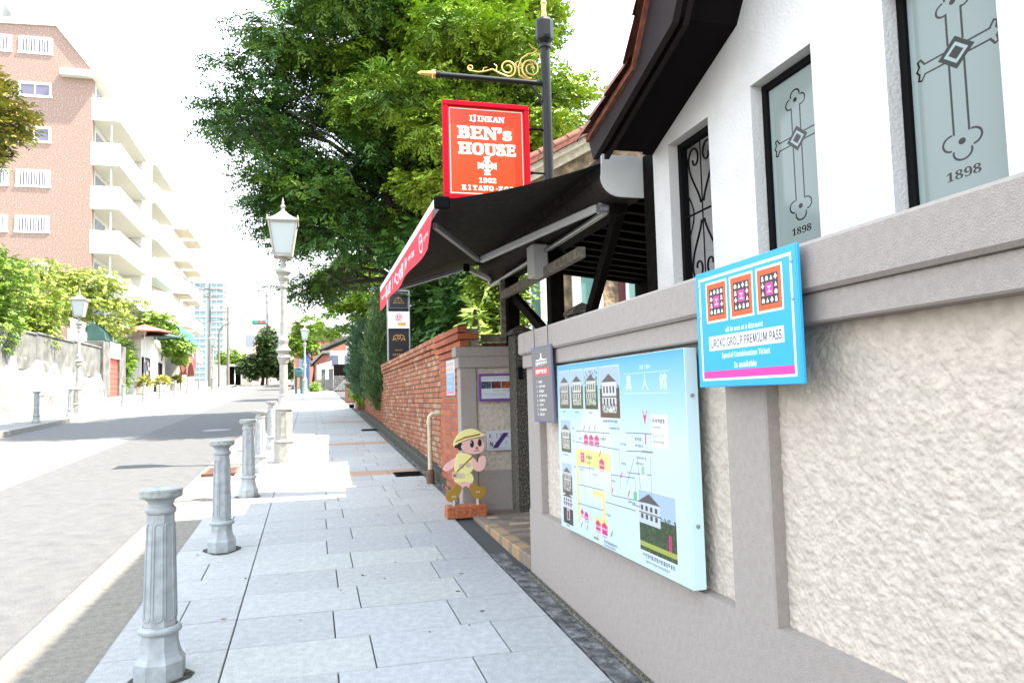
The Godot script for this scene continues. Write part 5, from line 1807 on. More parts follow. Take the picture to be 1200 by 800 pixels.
func furniture() -> void:
	var names := ["nearest bollard, pale grey and octagonal, at the near pavement edge", "second bollard from the camera along the near pavement edge", "third bollard along the near pavement, half in sunlight", "fourth bollard along the near pavement, just before the street lamp", "bollard partly hidden behind the base of the tall cream lamp"]
	var b := make_bollard(names[0], V(-0.68, gy(-3.86), -3.86))
	var zs := [-3.86, -6.36, -8.95, -11.02, -14.1]
	for k in range(1, 5): copy(b, V(-0.68, gy(zs[k]), zs[k]), names[k], 0.1 * k)
	var ln := ["leftmost bollard across the road, before the pale rock wall", "bollard across the road standing in front of the far pavement lamp", "bollard across the road in front of the red door", "bollard across the road right of the red door", "bollard across the road before the shop planter", "bollard across the road by the shop doorway", "bollard across the road below the teal awning", "last bollard on the far pavement near the junction"]
	var lz := [-22.7, -25.7, -32.5, -36.4, -40.3, -44.5, -49.0, -54.0]
	for k in 8: copy(b, V(-7.08 - 0.02 * k, gy(lz[k]) + 0.09, lz[k]), ln[k], 0.07 * k)
	make_lamp("tall cream street lamp with a square lantern on the near pavement", V(-0.4, gy(-12.05), -12.05), mats.lamp_cream, "ornate street lamps")
	make_lamp("cream street lamp across the road in front of the retaining wall", V(-7.3, gy(-27.2) + 0.1, -27.2), mats.lamp_cream, "ornate street lamps")
	make_lamp("far cream street lamp before the glass tower at the junction", V(-6.9, gy(-58.5) + 0.1, -58.5), mats.lamp_cream, "ornate street lamps")
	make_lamp("grey green street lamp near the crest beside the teal box", V(-0.32, gy(-45.2), -45.2), mats.lamp_grey, "ornate street lamps")
	# leaning stick at the planter
	var g := Geo.new()
	var t := thing("leaning_broom", "thin pole leaning out over the pavement by the conifers", "broom", V(1.45, gy(-28), -28))
	g.tube([V(0.0, 0.0, 0), V(0.32, 1.2, 0)], 0.018, 0.018, 6)
	part("handle", g, mats.utility, t)
	g = Geo.new(); g.bx(-0.1, 0.08, 0.0, 0.12, -0.1, 0.1, 0.02)
	part("head", g, mats.black_iron, t)
	boy()
	# slim illuminated-type sign column behind the brick wall
	t = thing("sign_column", "slim black sign column with a white card rising behind the brick wall", "sign", V(1.88, 0.6, -16.5))
	g = Geo.new()
	g.bx(-0.25, -0.22, 0, 3.2, -0.05, 0.05, 0.004); g.bx(0.22, 0.25, 0, 3.2, -0.05, 0.05, 0.004); g.bx(-0.22, 0.22, 3.17, 3.2, -0.05, 0.05)
	part("frame", g, mats.grey_metal, t)
	g = Geo.new(); g.bx(-0.22, 0.22, 0.4, 3.17, -0.03, 0.03)
	part("panel", g, mats.pole_black, t)
	var P := Paint.new(240, 200, Color(0.03, 0.035, 0.04))
	P.frame(4, 4, 232, 192, 4, Color(0.45, 0.47, 0.5))
	P.arc(V2(120, 104), 42, PI, TAU, 4, Color(0.72, 0.58, 0.25)); P.disc(V2(120, 78), 8, Color(0.72, 0.58, 0.25)); P.line(V2(60, 108), V2(180, 108), 3, Color(0.72, 0.58, 0.25))
	P.scribble(52, 122, 18, 7, Color(0.72, 0.58, 0.25))
	part("top_plate", board_face(V(-0.21, 3.15, 0.034), V(0.42, 0, 0), V(0, -0.36, 0)), printed("col_top", P.tex()), t)
	P = Paint.new(260, 200, Color(0.93, 0.92, 0.93))
	for k in 7: P.arc(V2(130 + 28 * cos(k * 0.9), 62 + 24 * sin(k * 0.9)), 15, 0, TAU, 6, Color(0.85, 0.3, 0.4))
	P.scribble(86, 92, 26, 3, Color(0.85, 0.15, 0.3)); P.rect(120, 130, 96, 40, Color(0.88, 0.6, 0.3))
	g = board_face(V(-0.235, 2.72, 0.056), V(0.47, 0, 0), V(0, -0.37, 0))
	part("white_card", g, printed("col_card", P.tex()), t)
	P = Paint.new(240, 460, Color(0.03, 0.035, 0.04))
	var go := Color(0.72, 0.52, 0.22)
	for s in [-1, 1]: P.path([V2(120 + s * 18, 40), V2(120 + s * 60, 52), V2(120 + s * 74, 96), V2(120 + s * 46, 76), V2(120 + s * 30, 100)], 8, go)
	P.disc(V2(120, 66), 22, go); P.disc(V2(120, 66), 13, Color(0.03, 0.035, 0.04))
	P.scribble(70, 190, 15, 6, go); P.scribble(40, 232, 22, 7, go)
	part("lower_plate", board_face(V(-0.21, 2.3, 0.034), V(0.42, 0, 0), V(0, -1.0, 0)), printed("col_low", P.tex()), t)

func boy() -> void:
	var t := thing("boy_cutout", "painted plywood cutout of a running boy in safari hat and yellow clothes", "cutout figure", V(1.4, gy(-7.0), -7.0))
	var g := Geo.new()
	g.box(T(0, 0.06, -0.0, SB), V(0.4, 0.115, 0.16), 0.006)
	part("base", g, mats.boy_base, t)
	g = Geo.new()
	for x in [-0.12, 0.12]: g.bx(x - 0.008, x + 0.008, 0.11, 0.17, -0.012, 0.012)
	part("foot_peg", g, mats.grey_plastic, t)
	var lay := func(called: String, pts: Array, z: float, th: float, m: Material) -> void:
		var q := Geo.new()
		var p := PackedVector2Array()
		for a in pts: p.append(a)
		q.prism(p, T(0, 0, z), th)
		part(called, q, m, t)
	var ell := func(c: Vector2, rx: float, ry: float, rot := 0.0, n := 20) -> Array:
		var a := []
		for i in n: a.append(c + Vector2(cos(TAU * i / n) * rx, sin(TAU * i / n) * ry).rotated(rot))
		return a
	var rnd := func(p: Array) -> Array:        # rounds an outline
		var q := p
		for it in 2:
			var o := []
			for i in q.size():
				var a: Vector2 = q[i]
				var b: Vector2 = q[(i + 1) % q.size()]
				o.append(a.lerp(b, 0.25)); o.append(a.lerp(b, 0.75))
			q = o
		return q
	t.scale = Vector3.ONE * 0.95
	# trunk, shorts, limbs (x right, y up, metres)
	lay.call("rear_leg", rnd.call([V2(-0.02, 0.36), V2(0.05, 0.34), V2(-0.03, 0.28), V2(-0.11, 0.3)]), -0.012, 0.012, mats.skin)
	lay.call("rear_boot", rnd.call([V2(-0.10, 0.335), V2(-0.03, 0.30), V2(-0.05, 0.24), V2(-0.075, 0.19), V2(-0.12, 0.155), V2(-0.17, 0.155), V2(-0.2, 0.19), V2(-0.2, 0.24), V2(-0.17, 0.27), V2(-0.13, 0.28)]), -0.011, 0.014, mats.boot)
	lay.call("front_leg", rnd.call([V2(-0.02, 0.36), V2(0.05, 0.36), V2(0.11, 0.3), V2(0.03, 0.27)]), -0.009, 0.012, mats.skin)
	lay.call("front_boot", rnd.call([V2(0.03, 0.30), V2(0.07, 0.335), V2(0.12, 0.30), V2(0.16, 0.285), V2(0.2, 0.29), V2(0.215, 0.25), V2(0.2, 0.2), V2(0.15, 0.165), V2(0.1, 0.17), V2(0.06, 0.22)]), -0.008, 0.014, mats.boot)
	lay.call("rear_arm", rnd.call([V2(-0.06, 0.61), V2(-0.1, 0.58), V2(-0.19, 0.53), V2(-0.225, 0.48), V2(-0.19, 0.45), V2(-0.13, 0.48), V2(-0.05, 0.54)]), -0.012, 0.012, mats.skin)
	lay.call("shorts", rnd.call([V2(-0.1, 0.46), V2(0.06, 0.44), V2(0.09, 0.36), V2(0.06, 0.33), V2(0.0, 0.35), V2(-0.08, 0.33), V2(-0.12, 0.36)]), -0.004, 0.012, mats.safari_yellow)
	lay.call("shirt", rnd.call([V2(-0.08, 0.64), V2(0.05, 0.62), V2(0.1, 0.56), V2(0.075, 0.44), V2(-0.01, 0.4), V2(-0.12, 0.44), V2(-0.09, 0.55)]), 0.001, 0.012, mats.safari_yellow)
	lay.call("front_arm", rnd.call([V2(0.06, 0.58), V2(0.1, 0.57), V2(0.13, 0.51), V2(0.14, 0.58), V2(0.19, 0.6), V2(0.215, 0.56), V2(0.2, 0.47), V2(0.14, 0.43), V2(0.07, 0.47)]), 0.006, 0.012, mats.skin)
	lay.call("head", rnd.call([V2(-0.08, 0.72), V2(0.06, 0.76), V2(0.17, 0.77), V2(0.2, 0.7), V2(0.185, 0.64), V2(0.13, 0.61), V2(0.04, 0.62), V2(-0.03, 0.65)]), 0.008, 0.013, mats.skin)
	lay.call("hair", rnd.call([V2(-0.1, 0.74), V2(-0.02, 0.73), V2(-0.035, 0.69), V2(-0.02, 0.66), V2(-0.06, 0.65), V2(-0.075, 0.68), V2(-0.11, 0.68)]), 0.0215, 0.004, mats.ink)
	lay.call("ear", ell.call(V2(-0.015, 0.69), 0.025, 0.03), 0.0225, 0.004, mats.skin)
	lay.call("hat", rnd.call([V2(-0.13, 0.69), V2(-0.1, 0.78), V2(-0.03, 0.85), V2(0.06, 0.87), V2(0.13, 0.85), V2(0.16, 0.82), V2(0.215, 0.8), V2(0.17, 0.785), V2(0.0, 0.76), V2(-0.08, 0.72)]), 0.022, 0.012, mats.safari_yellow)
	lay.call("hat_band", [V2(-0.1, 0.735), V2(-0.092, 0.75), V2(0.0, 0.79), V2(0.15, 0.815), V2(0.155, 0.8), V2(0.0, 0.772)], 0.0345, 0.002, mats.boot)
	lay.call("eye", ell.call(V2(0.07, 0.715), 0.02, 0.038), 0.0215, 0.003, mats.ink)
	lay.call("eye", ell.call(V2(0.15, 0.722), 0.02, 0.037), 0.0215, 0.003, mats.ink)
	lay.call("eye_glint", ell.call(V2(0.06, 0.73), 0.005, 0.008), 0.025, 0.001, mats.white_paint)
	lay.call("nose", ell.call(V2(0.12, 0.672), 0.012, 0.009), 0.0215, 0.003, mats.ink)
	lay.call("mouth", [V2(0.08, 0.638), V2(0.1, 0.65), V2(0.13, 0.652), V2(0.15, 0.64), V2(0.13, 0.645), V2(0.1, 0.643)], 0.0215, 0.003, mats.ink)
	for q in [V2(-0.04, 0.5), V2(-0.04, 0.41), V2(0.035, 0.51)]:
		lay.call("pocket", [q + V2(-0.026, 0.022), q + V2(0.026, 0.026), q + V2(0.024, -0.022), q + V2(-0.024, -0.026)], 0.0135, 0.002, mats.cream_paint)
	lay.call("strap", [V2(0.075, 0.6), V2(0.09, 0.59), V2(-0.1, 0.425), V2(-0.11, 0.435)], 0.0137, 0.002, mats.boot)
	lay.call("bag", [V2(-0.13, 0.45), V2(-0.08, 0.45), V2(-0.085, 0.39), V2(-0.135, 0.385)], 0.0137, 0.004, mats.cream_paint)
	lay.call("flag_patch", [V2(-0.125, 0.425), V2(-0.095, 0.425), V2(-0.095, 0.4), V2(-0.125, 0.4)], 0.018, 0.001, mats.signal_red)
	for q in [V2(-0.12, 0.2), V2(0.12, 0.235)]:
		for k in 3: lay.call("lace", [q + V2(k * 0.016 - 0.014, 0.014), q + V2(k * 0.016 - 0.01, 0.015), q + V2(k * 0.016 - 0.013, -0.004), q + V2(k * 0.016 - 0.017, -0.004)], 0.0065, 0.001, mats.white_paint)

func board(called: String, label: String, cat: String, o: Vector3, right: Vector3, down: Vector3, th: float, edge: Material, face: Material) -> Node3D:
	var t := thing(called, label, cat, o + right / 2 + down)
	var n := (-down).cross(right).normalized() * -1.0      # towards the viewer
	var at := o - t.position
	var g := Geo.new()
	g.box(Transform3D(Basis(right.normalized(), -down.normalized(), right.normalized().cross(-down.normalized())), at + right / 2 + down / 2 - right.normalized().cross(-down.normalized()) * (th / 2)), V(right.length(), down.length(), th), 0.002)
	part("backing", g, edge, t)
	var f := right.normalized().cross(-down.normalized()) * 0.001
	part("printed_face", board_face(at + f + right.normalized() * 0.002 + down.normalized() * 0.002, right * (1 - 0.004 / right.length()), down * (1 - 0.004 / down.length())), face, t)
	return t

func boards() -> void:
	# the big street map
	var W := 1120; var H := 660
	var P := Paint.new(W, H, Color(0.87, 0.97, 1.0), 3)
	for i in 110:
		var f := i / 110.0
		P.rect(0, i * 6, W, 6, Color(0.3, 0.72, 0.96).lerp(Color(0.88, 0.97, 1.0), clampf(pow(f * 2.6, 0.6), 0, 1)))
	P.disc(V2(415, 330), 170, Color(0.93, 0.985, 1.0), 190)
	for e in [[28, 26, 124, 150, 0], [172, 26, 134, 150, 1], [326, 26, 134, 150, 2], [480, 26, 180, 178, 3], [30, 222, 120, 130, 1], [30, 396, 120, 124, 0], [30, 526 - 36, 0, 0, 4]]:
		if e[2] > 0: P.photo(e[0], e[1], e[2], e[3], e[4])
	P.photo(30, 560 - 30, 118, 110, 4)
	P.photo(782, 424, 252, 186, 5)
	var ink := Color(0.12, 0.13, 0.15)
	for e in [[62, 186, 8, 4], [208, 186, 8, 5], [360, 186, 8, 5], [500, 212, 10, 12], [52, 360, 8, 7], [60, 526 - 24 + 14, 7, 6], [58, 644, 7, 6], [800, 618, 14, 14], [820, 638, 9, 16]]: P.scribble(e[0], e[1], e[2], e[3], ink)
	P.kanji("異", 716, 66, 44, Color(0.96, 0.99, 1), 5.0); P.kanji("人", 840, 66, 44, Color(0.96, 0.99, 1), 5.0); P.kanji("館", 966, 66, 44, Color(0.96, 0.99, 1), 5.0)
	P.kanji("北野ご案内", 824, 34, 13, Color(0.95, 0.99, 1), 1.4, 1.3)
	P.line(V2(700, 58), V2(1030, 58), 1.5, Color.WHITE); P.line(V2(700, 122), V2(1030, 122), 1.5, Color.WHITE)
	# roads
	var yel := Color(0.98, 0.93, 0.56)
	for e in [[204, 330, 350, 60], [204, 330, 26, 280], [380, 470, 110, 22], [470, 470, 26, 120], [390, 566, 120, 26]]: P.rect(e[0], e[1], e[2], e[3], yel)
	var gl := Color(0.3, 0.34, 0.38)
	for e in [[210, 262, 560, 258], [210, 304, 640, 310], [230, 398, 400, 394], [230, 468, 480, 462], [230, 540, 470, 534], [640, 310, 640, 440], [500, 262, 500, 330], [560, 400, 760, 392], [700, 250, 900, 246], [700, 310, 900, 300], [700, 380, 880, 372], [560, 470, 900, 458], [500, 500, 760, 496], [690, 420, 760, 330], [760, 400, 760, 470], [780, 320, 800, 420], [880, 320, 880, 440], [350, 340, 350, 460], [560, 330, 560, 470], [340, 540, 340, 590]]:
		P.line(V2(e[0], e[1]), V2(e[2], e[3]), 2.4, gl)
	var pk := Color(0.93, 0.1, 0.5)
	for e in [[300, 268, 44], [356, 268, 44], [412, 268, 44], [452, 350, 46], [280, 560, 40], [240, 556, 30], [396, 574, 46], [456, 574, 52]]:
		P.rect(e[0], e[1] + 14, e[2], e[2] - 22, pk); P.poly([V2(e[0] - 4, e[1] + 14), V2(e[0] + e[2] / 2.0, e[1]), V2(e[0] + e[2] + 4, e[1] + 14)], pk)
		for k in 3: P.rect(e[0] + 5 + k * e[2] * 0.3, e[1] + 20, e[2] * 0.14, 8, Color(1, 0.9, 0.95))
		P.scribble(e[0], e[1] + e[2] - 4, 7, 6, pk)
	P.rect(258, 342, 40, 36, pk); P.scribble(264, 348, 10, 2, Color.WHITE); P.scribble(264, 362, 10, 2, Color.WHITE)
	P.scribble(316, 350, 15, 4, ink); P.scribble(316, 372, 8, 6, gl)
	for e in [[300, 240, Color(0.9, 0.2, 0.3)], [356, 240, Color(0.5, 0.7, 0.6)], [412, 236, Color(0.95, 0.5, 0.1)], [456, 326, pk], [240, 610, pk], [300, 612, Color(0.2, 0.65, 0.35)], [540, 596, Color(0.2, 0.4, 0.8)], [404, 630, Color(0.95, 0.7, 0.1)], [560, 446, pk], [646, 384, pk], [700, 440, Color(0.85, 0.2, 0.2)]]: P.line(V2(e[0], e[1] + 16), V2(e[0] + 12, e[1]), 6, e[2])
	P.rect(744, 436, 26, 28, Color(0.45, 0.8, 0.55)); P.poly([V2(800, 330), V2(834, 316), V2(850, 350), V2(846, 392), V2(802, 396)], Color(0.92, 0.98, 0.96)); P.rect(812, 350, 22, 26, Color(0.6, 0.85, 0.65))
	P.poly([V2(840, 190), V2(862, 190), V2(852, 222)], pk); P.line(V2(838, 178), V2(846, 196), 5, pk); P.line(V2(866, 178), V2(858, 196), 5, pk); P.line(V2(852, 250), V2(852, 276), 8, pk)
	P.rect(896, 186, 112, 100, Color(0.98, 0.99, 1)); P.scribble(902, 200, 16, 5, ink); P.scribble(906, 222, 8, 6, gl); P.scribble(902, 246, 12, 6, Color(0.6, 0.7, 0.65)); P.scribble(906, 266, 8, 8, gl)
	for e in [[770, 262, 12, 4], [770, 284, 9, 6], [770, 340, 9, 6], [780, 276 + 46, 9, 7], [560, 236, 10, 8], [470, 276, 12, 4], [240, 286, 9, 4], [650, 286, 9, 5], [170, 250, 8, 3], [172, 300, 8, 3], [172, 400, 9, 3], [240, 404, 9, 5], [380, 412, 9, 5], [560, 416, 8, 4], [700, 470, 10, 5], [730, 476, 8, 7], [500, 540, 8, 5], [370, 640, 10, 5], [470, 636, 11, 10], [470, 650, 8, 12], [214, 540, 8, 2], [650, 350, 8, 5], [820, 300, 9, 8]]: P.scribble(e[0], e[1], e[2], e[3], ink)
	var face := printed("map_print", P.tex(), 0.35, 0.54)
	var edge := M("map_edge", lin(0.55, 0.74, 0.78), 0.4)
	var t := board("map_board", "large light blue sightseeing map board with small photographs on the low wall", "map board", V(1.4, 1.57, -4.185), V(0, 0, 1.555), V(0, -0.925, 0), 0.055, edge, face)
	for y in [0.62, 0.12]:
		var g := Geo.new()
		g.lathe(Transform3D(Basis(V(1, 0, 0), PI / 2), V(0.028, y + 0.12, 0.7775)), [V2(0.008, 0), V2(0.008, 0.004), V2(0, 0.006)], 10)
		part("screw", g, mats.grey_metal, t)
	# ticket sign
	P = Paint.new(560, 392, Color(0.1, 0.66, 0.9), 9)
	P.frame(22, 20, 516, 352, 9, Color.WHITE)
	var og := Color(0.93, 0.33, 0.1); var bk := Color(0.13, 0.1, 0.12); var mg := Color(0.93, 0.2, 0.62)
	for k in 3:
		var x := 66.0 + k * 148; var y := 40.0
		P.rect(x, y, 132, 138, Color.WHITE); P.rect(x + 7, y + 7, 118, 124, og); P.rect(x + 22, y + 24, 88, 90, bk); P.rect(x + 48, y + 50, 36, 38, mg)
		for i in 4:
			for j in 4:
				if i in [1, 2] and j in [1, 2]: continue
				var cx := x + 34 + i * 21.5; var cy := y + 36 + j * 22
				var s := (i * 3 + j * 5 + k) % 4
				if s == 0: P.poly([V2(cx - 7, cy + 7), V2(cx, cy - 8), V2(cx + 7, cy + 7)], Color.WHITE)
				elif s == 1: P.rect(cx - 7, cy - 2, 14, 9, Color.WHITE); P.poly([V2(cx - 8, cy - 2), V2(cx, cy - 8), V2(cx + 8, cy - 2)], Color.WHITE)
				elif s == 2: P.disc(V2(cx, cy - 3), 5, Color.WHITE); P.rect(cx - 6, cy + 2, 12, 6, Color.WHITE)
				else: P.rect(cx - 3, cy - 8, 6, 16, Color.WHITE); P.rect(cx - 8, cy - 2, 16, 5, Color.WHITE)
		P.line(V2(x + 58, y + 62), V2(x + 74, y + 62), 3, Color.WHITE); P.line(V2(x + 66, y + 62), V2(x + 66, y + 78), 3, Color.WHITE); P.line(V2(x + 56, y + 78), V2(x + 76, y + 78), 3, Color.WHITE)
	P.text("all in one at a discount", false, 284, 208, 16, Color.WHITE, 0.86)
	P.rect(74, 224, 414, 48, Color.WHITE)
	P.text("UROKO GROUP PREMIUM PASS", false, 281, 248, 27, Color(0.12, 0.05, 0.22), 0.74, 0, 0.5, false)
	P.text("Special Combination Ticket", false, 284, 291, 17, Color.WHITE, 0.86)
	P.text("Is available", false, 284, 325, 18, Color.WHITE, 0.9)
	P.rect(31, 340, 498, 25, mg)
	t = board("ticket_sign", "bright blue ticket sign with three orange squares fixed to the wall cap", "sign", V(1.362, 1.823, -2.447), V(0, 0, 0.592), V(0, -0.41, 0), 0.012, M("sign_blue", lin(0.02, 0.35, 0.75), 0.4), printed("ticket_print", P.tex(), 0.4, 0.75))
	for q in [[-0.27, 0.36], [0.27, 0.36], [-0.27, 0.25], [0.27, 0.25]]:
		var g := Geo.new()
		g.lathe(Transform3D(Basis(V(0, 0, 1), PI / 2), V(0.0, q[1], q[0])), [V2(0.006, 0), V2(0.006, 0.003), V2(0, 0.005)], 8)
		part("screw", g, mats.grey_metal, t)
	# dark hanging list
	P = Paint.new(300, 340, Color(0.4, 0.39, 0.39), 4)
	P.frame(0, 0, 300, 340, 3, Color(0.25, 0.32, 0.55))
	P.rect(144, 30, 12, 24, Color.WHITE); P.line(V2(70, 60), V2(230, 60), 4, Color.WHITE); P.poly([V2(120, 60), V2(150, 44), V2(180, 60)], Color.WHITE)
	P.scribble(60, 68, 20, 8, Color.WHITE)
	P.rect(48, 96, 204, 36, Color(0.88, 0.25, 0.25)); P.scribble(58, 103, 22, 7, Color.WHITE)
	for k in 8:
		P.text(str(k + 1), false, 66, 160 + k * 21, 11, Color.WHITE)
		P.scribble(96, 154 + k * 21, 13, 4 + (k * 3) % 5, Color.WHITE)
	t = board("hanging_list", "dark grey hanging list board with a red strip at the wall end", "sign", V(1.388, 1.705, -4.665), V(0, 0, 0.41), V(0, -0.47, 0.035), 0.012, M("list_edge", lin(0.1, 0.11, 0.18), 0.6), printed("list_print", P.tex(), 0.6))
	var g2 := Geo.new()
	g2.tube([V(-0.003, 0.47, -0.15), V(-0.003, 0.6, -0.16), V(0.008, 0.62, 0.03), V(0.0, 0.61, 0.12), V(-0.003, 0.47, 0.13)], 0.002, 0.002, 4)
	part("wire", g2, mats.black_iron, t)
	# purple framed poster and small card on the grey return wall
	P = Paint.new(360, 300, Color(0.93, 0.95, 0.97), 12)
	P.scribble(34, 30, 20, 13, Color(0.62, 0.66, 0.7))
	for k in 3:
		P.rect(12 + k * 114, 78, 108, 84, [Color(0.2, 0.24, 0.36), Color(0.3, 0.12, 0.12), Color(0.6, 0.2, 0.14)][k])
		for i in 26: P.rect(14 + k * 114 + P.rng.randf() * 92, 80 + P.rng.randf() * 68, P.rng.randf_range(4, 14), P.rng.randf_range(4, 12), [Color(0.6, 0.7, 0.8), Color(0.85, 0.3, 0.25), Color(0.95, 0.6, 0.25)][k] * P.rng.randf_range(0.5, 1.1))
	P.rect(140, 186, 80, 8, Color(0.75, 0.68, 0.3)); P.scribble(240, 184, 18, 5, Color(0.3, 0.4, 0.75))
	P.scribble(40, 224, 11, 22, Color(0.5, 0.5, 0.55)); P.scribble(60, 246, 10, 20, Color(0.6, 0.6, 0.65))
	t = board("framed_poster", "purple framed poster on the grey return wall", "poster", V(1.612, 1.615, -7.215), V(0.325, 0, 0), V(0, -0.245, 0), 0.03, M("purple", lin(0.14, 0.04, 0.24), 0.5), printed("poster_print", P.tex(), 0.4, 0.6))
	g2 = Geo.new()
	var w := 0.1635; var h := 0.2465
	g2.bx(-w - 0.012, w + 0.012, h - 0.012, h + 0.012, -0.02, 0.008, 0.002); g2.bx(-w - 0.012, w + 0.012, -0.012, 0.012, -0.02, 0.008, 0.002)
	g2.bx(-w - 0.0115, -w + 0.01, 0.012, h - 0.012, -0.02, 0.0075, 0.002); g2.bx(w - 0.01, w + 0.0115, 0.012, h - 0.012, -0.02, 0.0075, 0.002)
	part("frame", g2, mats.purple, t)
	P = Paint.new(300, 250, Color(0.9, 0.92, 0.96), 13)
	P.poly([V2(205, 30), V2(270, 30), V2(130, 220), V2(60, 220)], Color(0.34, 0.16, 0.5))
	P.text("K", false, 40, 66, 52, bk, 0.8, 0, 0.0, false); P.text("I", false, 122, 66, 52, bk, 0.8, 0, 0.0, false); P.text("T", false, 170, 66, 52, bk, 0.8, 0, 0.0, false); P.text("A", false, 252, 66, 52, bk, 0.7, 0, 0.0, false)
	P.text("N", false, 50, 170, 56, bk, 0.8); P.text("O", false, 122, 170, 56, bk, 0.8, 0, 0.0, false); P.text("7", false, 236, 160, 40, bk, 0.8, 0, 0.0, false)
	P.rect(40, 222, 230, 4, Color(0.6, 0.6, 0.7))
	t = board("lettered_card", "small white lettered card with a purple slash below the framed poster", "sign", V(1.672, 1.068, -7.222), V(0.245, 0, 0), V(0, -0.195, 0), 0.018, M("card_edge", lin(0.45, 0.42, 0.52), 0.6), printed("card_print", P.tex(), 0.4, 0.6))
	# slim poster on the brick pier
	P = Paint.new(300, 190, Color(0.88, 0.93, 0.96), 14)
	P.rect(10, 70, 280, 100, Color(0.55, 0.74, 0.9)); P.rect(10, 170, 280, 14, Color(0.92, 0.5, 0.7))
	P.scribble(30, 12, 26, 8, Color(0.9, 0.25, 0.25)); P.scribble(30, 42, 22, 9, Color(0.9, 0.25, 0.25))
	P.scribble(40, 84, 14, 12, Color.WHITE); P.scribble(40, 106, 14, 12, Color(0.9, 0.9, 0.5)); P.scribble(40, 140, 12, 12, Color.WHITE)
	board("slim_poster", "light blue and white poster fixed to the brick pier", "poster", V(1.492, 1.815, -8.42), V(0, 0, 0.5), V(0, -0.385, 0), 0.006, mats.white_paint, printed("slim_print", P.tex(), 0.4, 0.55))

